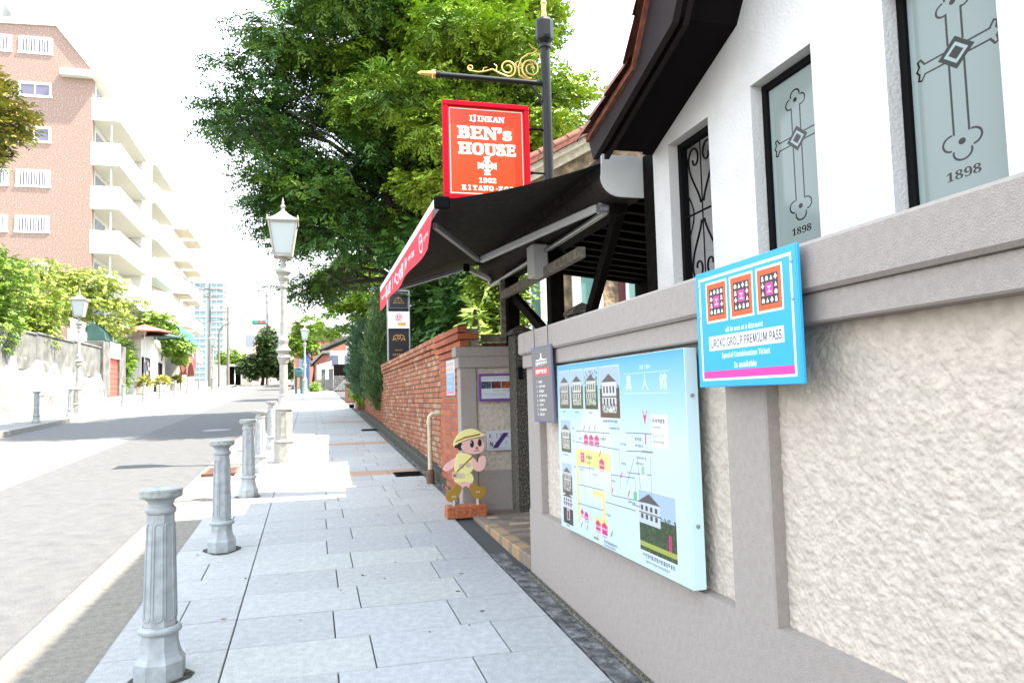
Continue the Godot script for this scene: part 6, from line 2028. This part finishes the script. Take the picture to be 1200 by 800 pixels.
func hanging_sign() -> void:
	var t := thing("sign_post", "black iron sign post with gold scrollwork and a long bracket arm", "sign post", V(2.75, gy(-8.3), -8.3))
	var Y := -gy(-8.3)
	var g := Geo.new()
	g.lathe(T(0, 0, 0), [V2(0.09, -0.1), V2(0.09, 0.3), V2(0.062, 0.36), V2(0.058, 5.55 + Y), V2(0.075, 5.56 + Y), V2(0.075, 5.6 + Y), V2(0.05, 5.61 + Y)], 16)
	part("pole", g, mats.pole_black, t)
	g = Geo.new()
	g.lathe(T(0, Y, 0), [V2(0.0, 5.6), V2(0.05, 5.6), V2(0.105, 5.66), V2(0.11, 5.69), V2(0.11, 5.88), V2(0.095, 5.91), V2(0.03, 5.95), V2(0.0, 5.95)], 8, false, PI / 8)
	part("head_block", g, mats.pole_black, t)
	g = Geo.new()
	g.lathe(T(0, Y, 0), [V2(0.03, 5.94), V2(0.035, 5.97), V2(0.028, 6.0), V2(0.03, 6.1), V2(0.04, 6.12), V2(0.024, 6.15), V2(0.02, 6.24), V2(0.032, 6.27), V2(0.016, 6.31), V2(0.0, 6.6)], 12)
	part("spire", g, mats.gold, t)
	g = Geo.new()
	g.tube([V(0, 5.12 + Y, 0), V(-1.32, 5.12 + Y, 0)], 0.032, 0.032, 12)
	g.lathe(Transform3D(Basis(V(0, 0, 1), PI / 2), V(-1.28, 5.12 + Y, 0)), [V2(0.032, 0), V2(0.042, 0.005), V2(0.042, 0.05), V2(0.03, 0.055)], 12)
	g.tube([V(-0.05, 4.85 + Y, 0), V(-0.09, 4.95 + Y, 0), V(-0.16, 5.05 + Y, 0), V(-0.24, 5.1 + Y, 0)], 0.014, 0.014, 8)
	part("arm", g, mats.pole_black, t)
	g = Geo.new()
	g.lathe(Transform3D(Basis(V(0, 0, 1), PI / 2), V(-1.32, 5.12 + Y, 0)), [V2(0.026, 0), V2(0.03, 0.03), V2(0.05, 0.035), V2(0.052, 0.05), V2(0.034, 0.06), V2(0.028, 0.12), V2(0.024, 0.19), V2(0.0, 0.23)], 12)
	for s in [-1, 1]: g.lathe(Transform3D(Basis(V(0, 0, 1), PI / 2 if s > 0 else PI / 2), V(-1.355, 5.12 + Y + s * 0.045, 0)), [V2(0.0, -0.03), V2(0.012, -0.01), V2(0.012, 0.01), V2(0.0, 0.03)], 8)
	part("arrow_tip", g, mats.gold, t)
	# gold scrollwork standing on the arm
	var sc := func(p: Array, r0: float, r1: float) -> void:
		var q := []
		for a in p: q.append(V(a.x, a.y + Y, 0))
		var k := Geo.new()
		k.tube(q, r0, r1, 6)
		part("scroll", k, mats.gold, t)
	sc.call(spiral(V2(-0.18, 5.29), 0.125, -PI / 2, -1.75, 0.3), 0.013, 0.008)
	sc.call(spiral(V2(-0.47, 5.27), 0.105, -PI / 2, 1.6, 0.3), 0.012, 0.008)
	sc.call([V2(-0.18, 5.165), V2(-0.27, 5.16), V2(-0.33, 5.2), V2(-0.34, 5.3), V2(-0.3, 5.4), V2(-0.23, 5.46), V2(-0.14, 5.49), V2(-0.1, 5.53)], 0.012, 0.008)
	sc.call(spiral(V2(-0.33, 5.33), 0.055, 0, -1.3, 0.3), 0.01, 0.006)
	sc.call([V2(-0.47, 5.165), V2(-0.58, 5.2), V2(-0.66, 5.24), V2(-0.74, 5.21), V2(-0.83, 5.19), V2(-0.92, 5.2)], 0.012, 0.008)
	sc.call(spiral(V2(-0.92, 5.235), 0.038, -PI / 2, -1.3, 0.3), 0.009, 0.006)
	sc.call([V2(-0.1, 5.53), V2(-0.17, 5.56), V2(-0.2, 5.6)], 0.009, 0.005)
	sc.call([V2(-0.12, 5.5), V2(-0.07, 5.47), V2(-0.06, 5.4)], 0.01, 0.006)
	sc.call([V2(-0.62, 5.22), V2(-0.6, 5.28), V2(-0.64, 5.31)], 0.008, 0.004)
	sc.call([V2(-0.78, 5.2), V2(-0.76, 5.25), V2(-0.72, 5.26)], 0.008, 0.004)
	for s in [-0.35, -1.1]:
		var k := Geo.new()
		for i in 4:
			var ring := []
			for j in 10:
				var an := TAU * j / 10
				var d := V(cos(an) * 0.013, sin(an) * 0.024, 0)
				if i % 2: d = V(0, d.y, d.x)
				ring.append(V(s, 5.065 - i * 0.036 + Y, 0) + d)
			k.tube(ring, 0.004, 0.004, 5, true)
		part("chain", k, mats.black_iron, t)
	for y in [4.55, 4.02]:
		var k := Geo.new()
		k.tube([V(-0.2, y + Y, 0), V(-0.05, y + Y, 0)], 0.012, 0.012, 6)
		k.tube([V(-0.235, y + Y, 0), V(-0.2, y + Y, 0)], 0.02, 0.02, 6)
		part("side_bolt", k, mats.black_iron, t)
	# the red board
	var b := thing("hanging_sign_board", "red hanging sign with white slab lettering and a white cross emblem", "sign", V(2.0, 3.66, -8.3))
	var w := 0.515; var h := 1.16
	g = Geo.new()
	g.bx(-w, w, h - 0.06, h, -0.045, 0.035, 0.008); g.bx(-w, w, 0, 0.06, -0.045, 0.035, 0.008)
	g.bx(-w, -w + 0.06, 0.06, h - 0.06, -0.044, 0.034, 0.006); g.bx(w - 0.06, w, 0.06, h - 0.06, -0.044, 0.034, 0.006)
	part("frame", g, mats.red_frame, b)
	g = Geo.new(); g.bx(-w + 0.05, w - 0.05, 0.05, h - 0.05, -0.03, 0.0)
	part("panel", g, mats.red_frame, b)
	var W := 470; var H := 544
	var red := Color(0.92, 0.26, 0.03)
	var P := Paint.new(W, H, red)
	var wh := Color(0.99, 0.97, 0.95)
	P.frame(10, 10, W - 20, H - 20, 5, wh)
	for k in 7: P.text("IJINKAN"[k], true, [148, 170, 197, 228, 264, 300, 336][k] - 6, 68, 33, wh, 1.08, 0, 1.8)
	P.text("BEN\u2019", true, 60, 156, 72, wh, 1.16, -1, 3.6)
	P.text("S", true, 338, 165, 54, wh, 1.35, -1, 3.4)
	P.text("HOUSE", true, 238, 256, 66, wh, 1.08, 0, 3.6)
	# cross emblem
	var c := V2(235, 358)
	for k in 4:
		var an := k * PI / 2
		var q := []
		for e in [[8, 0], [10, 22], [22, 24], [20, 34], [12, 36], [18, 48], [22, 60], [10, 56], [0, 60], [-10, 56], [-22, 60], [-18, 48], [-12, 36], [-20, 34], [-22, 24], [-10, 22], [-8, 0]]: q.append(c + V2(e[0], e[1]).rotated(an))
		P.poly(q, wh)
	P.disc(c, 18, wh)
	P.disc(c, 4, red)
	for k in 4:
		P.disc(c + V2(0, 27).rotated(k * PI / 2), 3, red)
		P.disc(c + V2(0, 44).rotated(k * PI / 2), 3, red)
	P.text("1902", true, 235, 448, 30, wh, 1.2, 0, 0.8)
	for k in 6: P.text("KITANO"[k], true, 92 + k * 33, 496, 27, wh, 1.0, 0, 1.8)
	P.disc(V2(290, 497), 4.5, wh)
	for k in 4: P.text("KOBE"[k], true, 316 + k * 34, 496, 27, wh, 1.0, 0, 1.8)
	part("printed_face", board_face(V(-w + 0.058, h - 0.058, 0.002), V(2 * w - 0.116, 0, 0), V(0, -h + 0.116, 0)), printed("sign_print", P.tex(), 0.3, 0.8), b)
	for s in [-1, 1]:
		g = Geo.new(); g.tube([V(s * 0.37 + 0.0, h, 0), V(s * 0.37, h + 0.06, 0)], 0.012, 0.012, 8)
		g.bx(s * 0.37 - 0.03, s * 0.37 + 0.03, h, h + 0.012, -0.02, 0.02, 0.002)
		part("eyelet", g, mats.black_iron, b)

func awning() -> void:
	var t := thing("awning", "black folding arm awning with a red lettered valance over the entrance", "awning", V(1.95, 2.7, -6.3))
	var O := -t.position
	var zn := -4.45; var zf := -8.15
	var g := Geo.new()
	var N := 12
	for i in N:
		for j in 6:
			var P := func(a: int, b: int, dy: float) -> Vector3:
				var f := float(b) / 6
				var z := lerpf(zf, zn, float(a) / N)
				return V(lerpf(0.77, 1.88, f), lerpf(2.6, 2.91, f) - 0.03 * sin(f * PI) - 0.01 * sin(f * PI) * sin(float(a) / N * PI * 3) + dy, z) + O
			g.quad(P.call(i, j, 0.002), P.call(i + 1, j, 0.002), P.call(i + 1, j + 1, 0.002), P.call(i, j + 1, 0.002))
			g.quad(P.call(i + 1, j, 0), P.call(i, j, 0), P.call(i, j + 1, 0), P.call(i + 1, j + 1, 0))
	part("fabric", g, mats.awning_black, t)
	g = Geo.new()
	g.bx(0.735 + O.x, 0.775 + O.x, 2.555 + O.y, 2.62 + O.y, zf + O.z, zn + O.z, 0.008)
	part("front_bar", g, mats.white_paint, t)
	g = Geo.new()
	g.bx(0.73 + O.x, 0.83 + O.x, 2.545 + O.y, 2.625 + O.y, zn + O.z, zn + 0.03 + O.z, 0.01)
	part("end_cap", g, mats.black_iron, t)
	# valance with lettering
	var P := Paint.new(1480, 100, Color(0.78, 0.06, 0.16), 6)
	var wh := Color(0.97, 0.9, 0.92)
	P.scribble(60, 38, 22, 5, wh); P.poly([V2(215, 30), V2(228, 50), V2(215, 70), V2(202, 50)], wh)
	P.kanji("異人館", 260, 22, 56, wh, 7); P.rect(520, 20, 7, 60, wh); P.kanji("ベンの家", 570, 22, 56, wh, 7); P.rect(880, 20, 7, 60, wh)
	P.poly([V2(930, 24), V2(946, 50), V2(930, 76), V2(914, 50)], wh); P.scribble(980, 40, 24, 5, wh)
	P.arc(V2(1230, 48), 30, 0, TAU, 5, wh); P.scribble(1212, 36, 22, 2, wh); P.scribble(1290, 44, 16, 5, wh)
	g = Geo.new()
	var NN := 40
	var q := func(a: int, top: bool) -> Vector3:
		var f := float(a) / NN
		var drop := 0.2 * clampf((1.0 - f) / 0.1 + 0.25, 0, 1)
		return V(0.733 + 0.012 * sin(f * 17.0) * (0.0 if top else 1.0), 2.56 if top else 2.56 - drop, lerpf(zf, zn, f)) + O
	for i in NN:
		var nn := V(-1, 0, 0)
		var a: Vector3 = q.call(i, false); var b: Vector3 = q.call(i + 1, false); var c: Vector3 = q.call(i + 1, true); var d: Vector3 = q.call(i, true)
		var va := (2.56 - (a - O).y) / 0.2; var vb := (2.56 - (b - O).y) / 0.2
		var u0 := float(i) / NN; var u1 := float(i + 1) / NN
		g.put(a, nn, V2(u0, va)); g.put(c, nn, V2(u1, 0)); g.put(b, nn, V2(u1, vb))
		g.put(a, nn, V2(u0, va)); g.put(d, nn, V2(u0, 0)); g.put(c, nn, V2(u1, 0))
	part("valance", g, printed("valance_print", P.tex(), 0.8), t)
	# cassette with its rounded end plate
	var pr := PackedVector2Array([V2(2.12, 2.68), V2(2.12, 2.945), V2(1.84, 2.945), V2(1.835, 2.83)])
	for i in 7:
		var an := PI + i / 6.0 * PI / 2
		pr.append(V2(1.96 + cos(an) * 0.13, 2.8 + sin(an) * 0.12))
	g = Geo.new()
	g.prism(pr, T(O.x, O.y, zf + O.z), zn - zf)
	part("cassette", g, mats.awning_black, t)
	g = Geo.new()
	var pe := PackedVector2Array()
	for e in pr: pe.append(V2(1.98, 2.81) + (e - V2(1.98, 2.81)) * 1.04)
	g.prism(pe, T(O.x, O.y, zn + O.z), 0.012)
	part("end_plate", g, mats.grey_plastic, t)
	g = Geo.new()
	g.tube([V(1.93, 2.62, zf + 0.2) + O, V(1.93, 2.62, zn - 0.2) + O], 0.022, 0.022, 8)
	part("square_bar", g, mats.grey_metal, t)
	for s in [[zn - 0.25, V(1.36, 2.53, -6.0), V(0.8, 2.54, -4.85)], [zf + 0.2, V(1.5, 2.68, -7.2), V(0.8, 2.53, -7.85)]]:
		var sh := V(1.93, 2.68, s[0])
		g = Geo.new()
		g.bar(sh + O, s[1] + O, 0.035, 0.055, 0.008)
		part("upper_arm", g, mats.grey_plastic, t)
		g = Geo.new()
		g.bar(s[1] + V(0, 0.0, 0) + O, s[2] + O, 0.03, 0.045, 0.006)
		part("forearm", g, mats.grey_metal, t)
		g = Geo.new()
		g.lathe(T(s[1].x + O.x, s[1].y - 0.035 + O.y, s[1].z + O.z), [V2(0, 0), V2(0.032, 0), V2(0.032, 0.07), V2(0, 0.07)], 10)
		part("elbow", g, mats.black_iron, t)
		g = Geo.new()
		g.box(T(sh.x + O.x + 0.03, sh.y + O.y, sh.z + O.z), V(0.12, 0.11, 0.08), 0.015)
		g.lathe(Transform3D(Basis(V(0, 0, 1), PI / 2), sh + O + V(0.02, -0.03, 0.04)), [V2(0, 0), V2(0.03, 0), V2(0.03, 0.06), V2(0, 0.06)], 10)
		part("shoulder_bracket", g, mats.grey_metal, t)

func plants() -> void:
	# fallen leaves and grit along the foot of the walls
	var rl := RandomNumberGenerator.new()
	rl.seed = 61
	var lit := Geo.new()
	lit.any_col = true
	for i in 900:
		var z := -8.6 - pow(rl.randf(), 1.3) * 16.0
		var x := 1.5 - absf(rl.randfn()) * 0.16
		if i < 120: z = rl.randf_range(-14, -4); x = rl.randf_range(-0.9, 1.4)
		var at := V(x, gy(z) + 0.004, z)
		var a := rl.randf() * TAU
		var s := rl.randf_range(0.008, 0.02)
		var d := V(cos(a), 0, sin(a)) * s
		var w := V(-sin(a), 0, cos(a)) * s * 0.45
		lit.col = [Color(0.09, 0.06, 0.03), Color(0.16, 0.12, 0.04), Color(0.05, 0.07, 0.02), Color(0.2, 0.1, 0.04)][rl.randi() % 4]
		lit.quad(at - d, at + w + V(0, 0.003, 0), at + d + V(0, 0.002, 0), at - w)
	var lm := M("litter", Color.WHITE, 0.9)
	lm.vertex_color_use_as_albedo = true
	var lo := part("fallen_leaves", lit, lm, self)
	tag(lo, "fallen leaves and grit along the foot of the brick wall", "leaf litter")
	lo.set_meta("kind", "stuff")
	var keyaki := sprig(26, 0.6, 0.125, 0.05, 0.35, 1)
	var broad := sprig(14, 0.4, 0.15, 0.075, 0.3, 2)
	var small := sprig(14, 0.28, 0.09, 0.05, 0.25, 3)
	var conif := sprig(22, 0.34, 0.11, 0.02, 0.0, 4, true)
	var big := sprig(9, 0.4, 0.2, 0.085, 0.1, 5)
	var dk := Color(0.03, 0.095, 0.012); var md := Color(0.07, 0.165, 0.014); var br := Color(0.24, 0.37, 0.022)
	# the big tree over the pavement
	var blobs := []
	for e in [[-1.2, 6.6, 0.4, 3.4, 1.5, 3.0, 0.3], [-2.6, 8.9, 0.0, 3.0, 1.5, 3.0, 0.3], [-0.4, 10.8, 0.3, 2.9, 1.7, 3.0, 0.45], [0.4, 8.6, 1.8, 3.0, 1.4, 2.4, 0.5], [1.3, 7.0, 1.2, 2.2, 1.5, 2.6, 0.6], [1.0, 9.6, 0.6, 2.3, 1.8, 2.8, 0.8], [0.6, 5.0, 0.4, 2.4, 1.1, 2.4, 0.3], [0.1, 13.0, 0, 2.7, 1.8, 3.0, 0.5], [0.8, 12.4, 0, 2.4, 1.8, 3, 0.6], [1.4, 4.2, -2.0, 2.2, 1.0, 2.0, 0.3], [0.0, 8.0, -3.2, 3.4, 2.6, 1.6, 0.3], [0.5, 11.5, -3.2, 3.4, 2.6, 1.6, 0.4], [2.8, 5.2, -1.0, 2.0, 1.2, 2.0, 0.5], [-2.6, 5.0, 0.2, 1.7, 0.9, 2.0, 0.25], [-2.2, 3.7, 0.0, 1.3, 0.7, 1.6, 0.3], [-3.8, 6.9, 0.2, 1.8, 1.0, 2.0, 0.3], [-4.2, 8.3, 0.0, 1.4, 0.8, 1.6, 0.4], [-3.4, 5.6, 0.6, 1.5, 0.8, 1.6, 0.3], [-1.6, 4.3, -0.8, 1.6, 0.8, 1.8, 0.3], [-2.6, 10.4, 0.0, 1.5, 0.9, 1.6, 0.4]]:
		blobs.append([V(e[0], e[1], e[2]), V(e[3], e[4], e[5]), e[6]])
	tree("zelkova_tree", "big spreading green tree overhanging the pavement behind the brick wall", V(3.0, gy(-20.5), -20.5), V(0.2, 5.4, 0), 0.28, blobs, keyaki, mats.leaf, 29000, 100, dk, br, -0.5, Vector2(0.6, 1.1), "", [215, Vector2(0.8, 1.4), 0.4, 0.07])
	blobs = []
	for e in [[-0.6, 6.4, 0.6, 2.2, 1.3, 2.0, 0.8], [0.5, 7.6, 0, 1.9, 1.5, 2.0, 0.9], [-1.4, 8.0, 0.2, 2.0, 1.3, 2, 0.8], [-0.3, 9.4, 0, 2.1, 1.5, 2, 0.9], [1.3, 5.8, 0.4, 1.4, 1.2, 1.8, 0.9], [-0.7, 11.0, 0, 2.0, 1.3, 1.8, 0.8]]:
		blobs.append([V(e[0], e[1], e[2]), V(e[3], e[4], e[5]), e[6]])
	tree("maple_tree", "bright yellow green tree behind the red sign and stone house", V(5.1, gy(-19), -19), V(0.0, 5.0, 0), 0.2, blobs, broad, mats.leaf, 7500, 120, md, Color(0.26, 0.37, 0.03), -0.5, Vector2(0.6, 1.1), "", [80, Vector2(0.6, 1.0), 0.35, 0.0])
	# dark evergreens behind the brick wall
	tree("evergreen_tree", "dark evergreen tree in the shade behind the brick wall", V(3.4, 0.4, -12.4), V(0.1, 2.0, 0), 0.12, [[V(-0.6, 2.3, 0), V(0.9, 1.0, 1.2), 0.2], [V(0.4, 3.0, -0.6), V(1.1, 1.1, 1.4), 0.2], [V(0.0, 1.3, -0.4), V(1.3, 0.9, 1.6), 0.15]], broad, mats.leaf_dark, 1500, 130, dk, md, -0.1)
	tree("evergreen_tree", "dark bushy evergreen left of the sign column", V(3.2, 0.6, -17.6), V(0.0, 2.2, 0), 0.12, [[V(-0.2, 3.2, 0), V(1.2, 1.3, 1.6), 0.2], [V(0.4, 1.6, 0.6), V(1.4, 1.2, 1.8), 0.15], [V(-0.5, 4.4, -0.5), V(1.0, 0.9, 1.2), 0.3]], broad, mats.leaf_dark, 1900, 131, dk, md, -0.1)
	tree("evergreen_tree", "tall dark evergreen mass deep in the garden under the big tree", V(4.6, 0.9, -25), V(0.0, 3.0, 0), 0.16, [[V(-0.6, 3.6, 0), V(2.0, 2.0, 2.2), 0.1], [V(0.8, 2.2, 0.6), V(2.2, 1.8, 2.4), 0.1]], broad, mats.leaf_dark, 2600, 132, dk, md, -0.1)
	shrub("leafy_sapling", "sunlit young leafy plant just above the brick pier", "shrub", V(1.95, 2.0, -8.9), [[V(0, 0.35, 0), V(0.2, 0.3, 0.25), 0.8]], big, mats.leaf, 22, 133, md, Color(0.3, 0.4, 0.06), -0.5, Vector2(0.5, 0.8))
	shrub("garden_shrub", "sunlit shrub behind the wooden rail fence", "shrub", V(2.72, 0.5, -11.0), [[V(0, 1.6, 0), V(0.5, 0.9, 0.4), 0.8], [V(0.1, 2.6, 0), V(0.5, 0.7, 0.4), 0.8]], small, mats.leaf, 900, 134, md, Color(0.2, 0.29, 0.03), -0.1)
	# blue-green conifers over the planter wall
	var bg := Color(0.025, 0.06, 0.012); var bg2 := Color(0.1, 0.18, 0.045)
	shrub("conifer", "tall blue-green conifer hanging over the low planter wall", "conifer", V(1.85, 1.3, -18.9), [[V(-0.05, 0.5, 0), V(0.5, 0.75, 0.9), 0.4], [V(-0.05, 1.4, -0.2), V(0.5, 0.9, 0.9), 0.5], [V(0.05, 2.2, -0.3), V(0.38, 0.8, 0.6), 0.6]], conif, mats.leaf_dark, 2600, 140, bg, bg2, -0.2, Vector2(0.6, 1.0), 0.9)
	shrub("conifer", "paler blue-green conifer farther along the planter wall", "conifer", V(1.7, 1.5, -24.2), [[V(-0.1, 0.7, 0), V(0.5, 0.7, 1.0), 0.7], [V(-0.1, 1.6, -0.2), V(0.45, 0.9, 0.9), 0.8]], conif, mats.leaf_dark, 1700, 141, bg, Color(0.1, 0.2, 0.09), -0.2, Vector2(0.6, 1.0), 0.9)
	shrub("low_shrub", "yellow green shrub low in front of the conifers", "shrub", V(1.75, 1.4, -26.3), [[V(-0.05, 0.3, 0), V(0.4, 0.35, 0.9), 0.8]], small, mats.leaf, 320, 142, md, br, -0.2)
	tree("garden_tree", "lighter yellow green tree over the far pavement before the crest", V(3.1, gy(-37), -37), V(0, 3.4, 0), 0.14, [[V(-0.4, 4.2, 0), V(1.9, 1.2, 2.0), 0.6], [V(-1.2, 5.6, 0), V(1.7, 1.2, 2), 0.7], [V(0.3, 3.0, 0.6), V(1.3, 0.8, 1.6), 0.8], [V(0.8, 6.2, 0), V(1.8, 1.4, 2), 0.6], [V(-1.6, 3.6, 0.4), V(1.0, 0.8, 1.2), 0.7]], broad, mats.leaf, 4200, 143, md, br, -0.5, Vector2(0.7, 1.2), "", [50, Vector2(0.5, 0.9), 0.4, 0.0])
	tree("street_tree", "small tree by the grey far lamp at the crest", V(0.2, gy(-58), -58), V(0, 2.2, 0), 0.1, [[V(-0.9, 3.4, 0), V(1.4, 1.0, 1.2), 0.5], [V(-0.4, 4.6, 0), V(1.2, 0.9, 1.2), 0.6]], broad, mats.leaf, 1200, 144, md, br, 0.05, Vector2(0.8, 1.4))
	tree("dark_tree", "dark round tree at the junction beyond the traffic signal", V(-4.6, gy(-78), -78), V(0.1, 2.2, 0), 0.16, [[V(-0.8, 1.9, 0), V(1.5, 1.3, 1.4), 0.2], [V(0.9, 2.4, 0), V(1.6, 1.6, 1.4), 0.2], [V(0.4, 4.4, 0), V(1.1, 1.5, 1.1), 0.25], [V(2.2, 1.6, 0), V(1.2, 1.2, 1.2), 0.3]], broad, mats.leaf_dark, 3200, 145, Color(0.025, 0.05, 0.015), md, -0.1, Vector2(0.9, 1.6))
	tree("far_tree", "pale green tree behind the white gatehouse", V(-8.6, gy(-90), -90), V(0, 2.0, 0), 0.15, [[V(0, 2.6, 0), V(1.8, 1.4, 1.4), 0.8]], broad, mats.leaf, 700, 146, md, br, -0.1, Vector2(1, 1.8))
	shrub("verge_shrub", "low green shrub at the crest between lamp and garden wall", "shrub", V(0.25, gy(-50), -50), [[V(0, 0.25, 0), V(0.35, 0.4, 0.6), 0.6]], small, mats.leaf, 160, 147, md, br, -0.2)
	# across the road
	var yb := Color(0.2, 0.3, 0.03)
	shrub("terrace_shrub", "big rounded bright green shrub on the terrace at the left edge", "shrub", V(-11.6, 3.5, -30.5), [[V(0, 1.0, 0), V(1.6, 1.5, 2.0), 0.5], [V(0.5, 2.6, -0.3), V(1.3, 1.2, 1.6), 0.6], [V(-0.6, 3.6, -1), V(1.2, 0.9, 1.4), 0.6]], small, mats.leaf, 4200, 150, md, yb, -0.1, Vector2(0.8, 1.3))
	shrub("terrace_shrub", "yellow green shrub on the terrace behind the far lamp", "shrub", V(-11.7, 3.6, -35.6), [[V(0, 0.9, 0), V(1.4, 1.3, 2.2), 0.7], [V(0.4, 2.2, -0.6), V(1.3, 1.1, 1.8), 0.8]], small, mats.leaf, 3000, 151, md, Color(0.28, 0.35, 0.05), -0.05, Vector2(0.8, 1.3))
	tree("maple_tree", "airy pale yellow green maple above the concrete gateway", V(-12.6, 3.6, -44.5), V(0.3, 2.6, 0), 0.1, [[V(0.2, 3.4, 0), V(2.2, 0.9, 2.4), 0.8], [V(1.6, 2.4, -1), V(1.8, 0.8, 2), 0.9], [V(1.2, 4.6, -0.5), V(1.8, 0.8, 2), 0.9], [V(-1.0, 4.8, 0.6), V(1.8, 0.8, 2), 0.8], [V(2.6, 3.6, -1.5), V(1.2, 0.6, 1.6), 0.9]], small, mats.leaf, 4200, 152, md, Color(0.32, 0.38, 0.06), 0.08, Vector2(0.9, 1.5))
	tree("magnolia_tree", "tree with large bronze green leaves at the top left edge", V(-12.1, 3.5, -30.5), V(0.2, 6.2, 0), 0.16, [[V(1.0, 8.4, -0.2), V(1.4, 1.5, 1.4), 0.6], [V(0.2, 9.8, -0.4), V(1.2, 1.0, 1.2), 0.6], [V(0.2, 7.2, 0), V(1.3, 1.1, 1.3), 0.5]], big, mats.leaf, 1500, 153, Color(0.07, 0.12, 0.015), Color(0.3, 0.24, 0.04), -0.02, Vector2(0.9, 1.3))
	shrub("ivy_bush", "ivy-like bush hanging beside the gateway's right pillar", "shrub", V(-10.9, 3.4, -49.4), [[V(0, 1.0, 0), V(0.8, 1.2, 1.2), 0.5], [V(0.3, -0.2, 0.6), V(0.4, 0.8, 0.6), 0.4]], small, mats.leaf, 900, 154, md, br, -0.05, Vector2(0.9, 1.5))
	tree("street_tree", "rounded green tree between the white shop and the teal awning", V(-10.6, gy(-57), -57.5), V(0.2, 2.8, 0), 0.12, [[V(0.4, 3.8, 0), V(1.6, 1.1, 1.6), 0.6], [V(0.1, 5.0, 0), V(1.3, 0.9, 1.4), 0.7], [V(1.3, 3.3, -1), V(1.2, 0.8, 1.2), 0.6]], broad, mats.leaf, 1700, 155, md, yb, -0.05, Vector2(0.9, 1.4))
	shrub("roadside_shrub", "green roadside shrub under the teal awning", "shrub", V(-9.4, gy(-60.5), -60.5), [[V(0, 2.3, 0), V(0.6, 0.4, 1.2), 0.6]], small, mats.leaf, 260, 156, md, yb, -0.1, Vector2(0.9, 1.4))
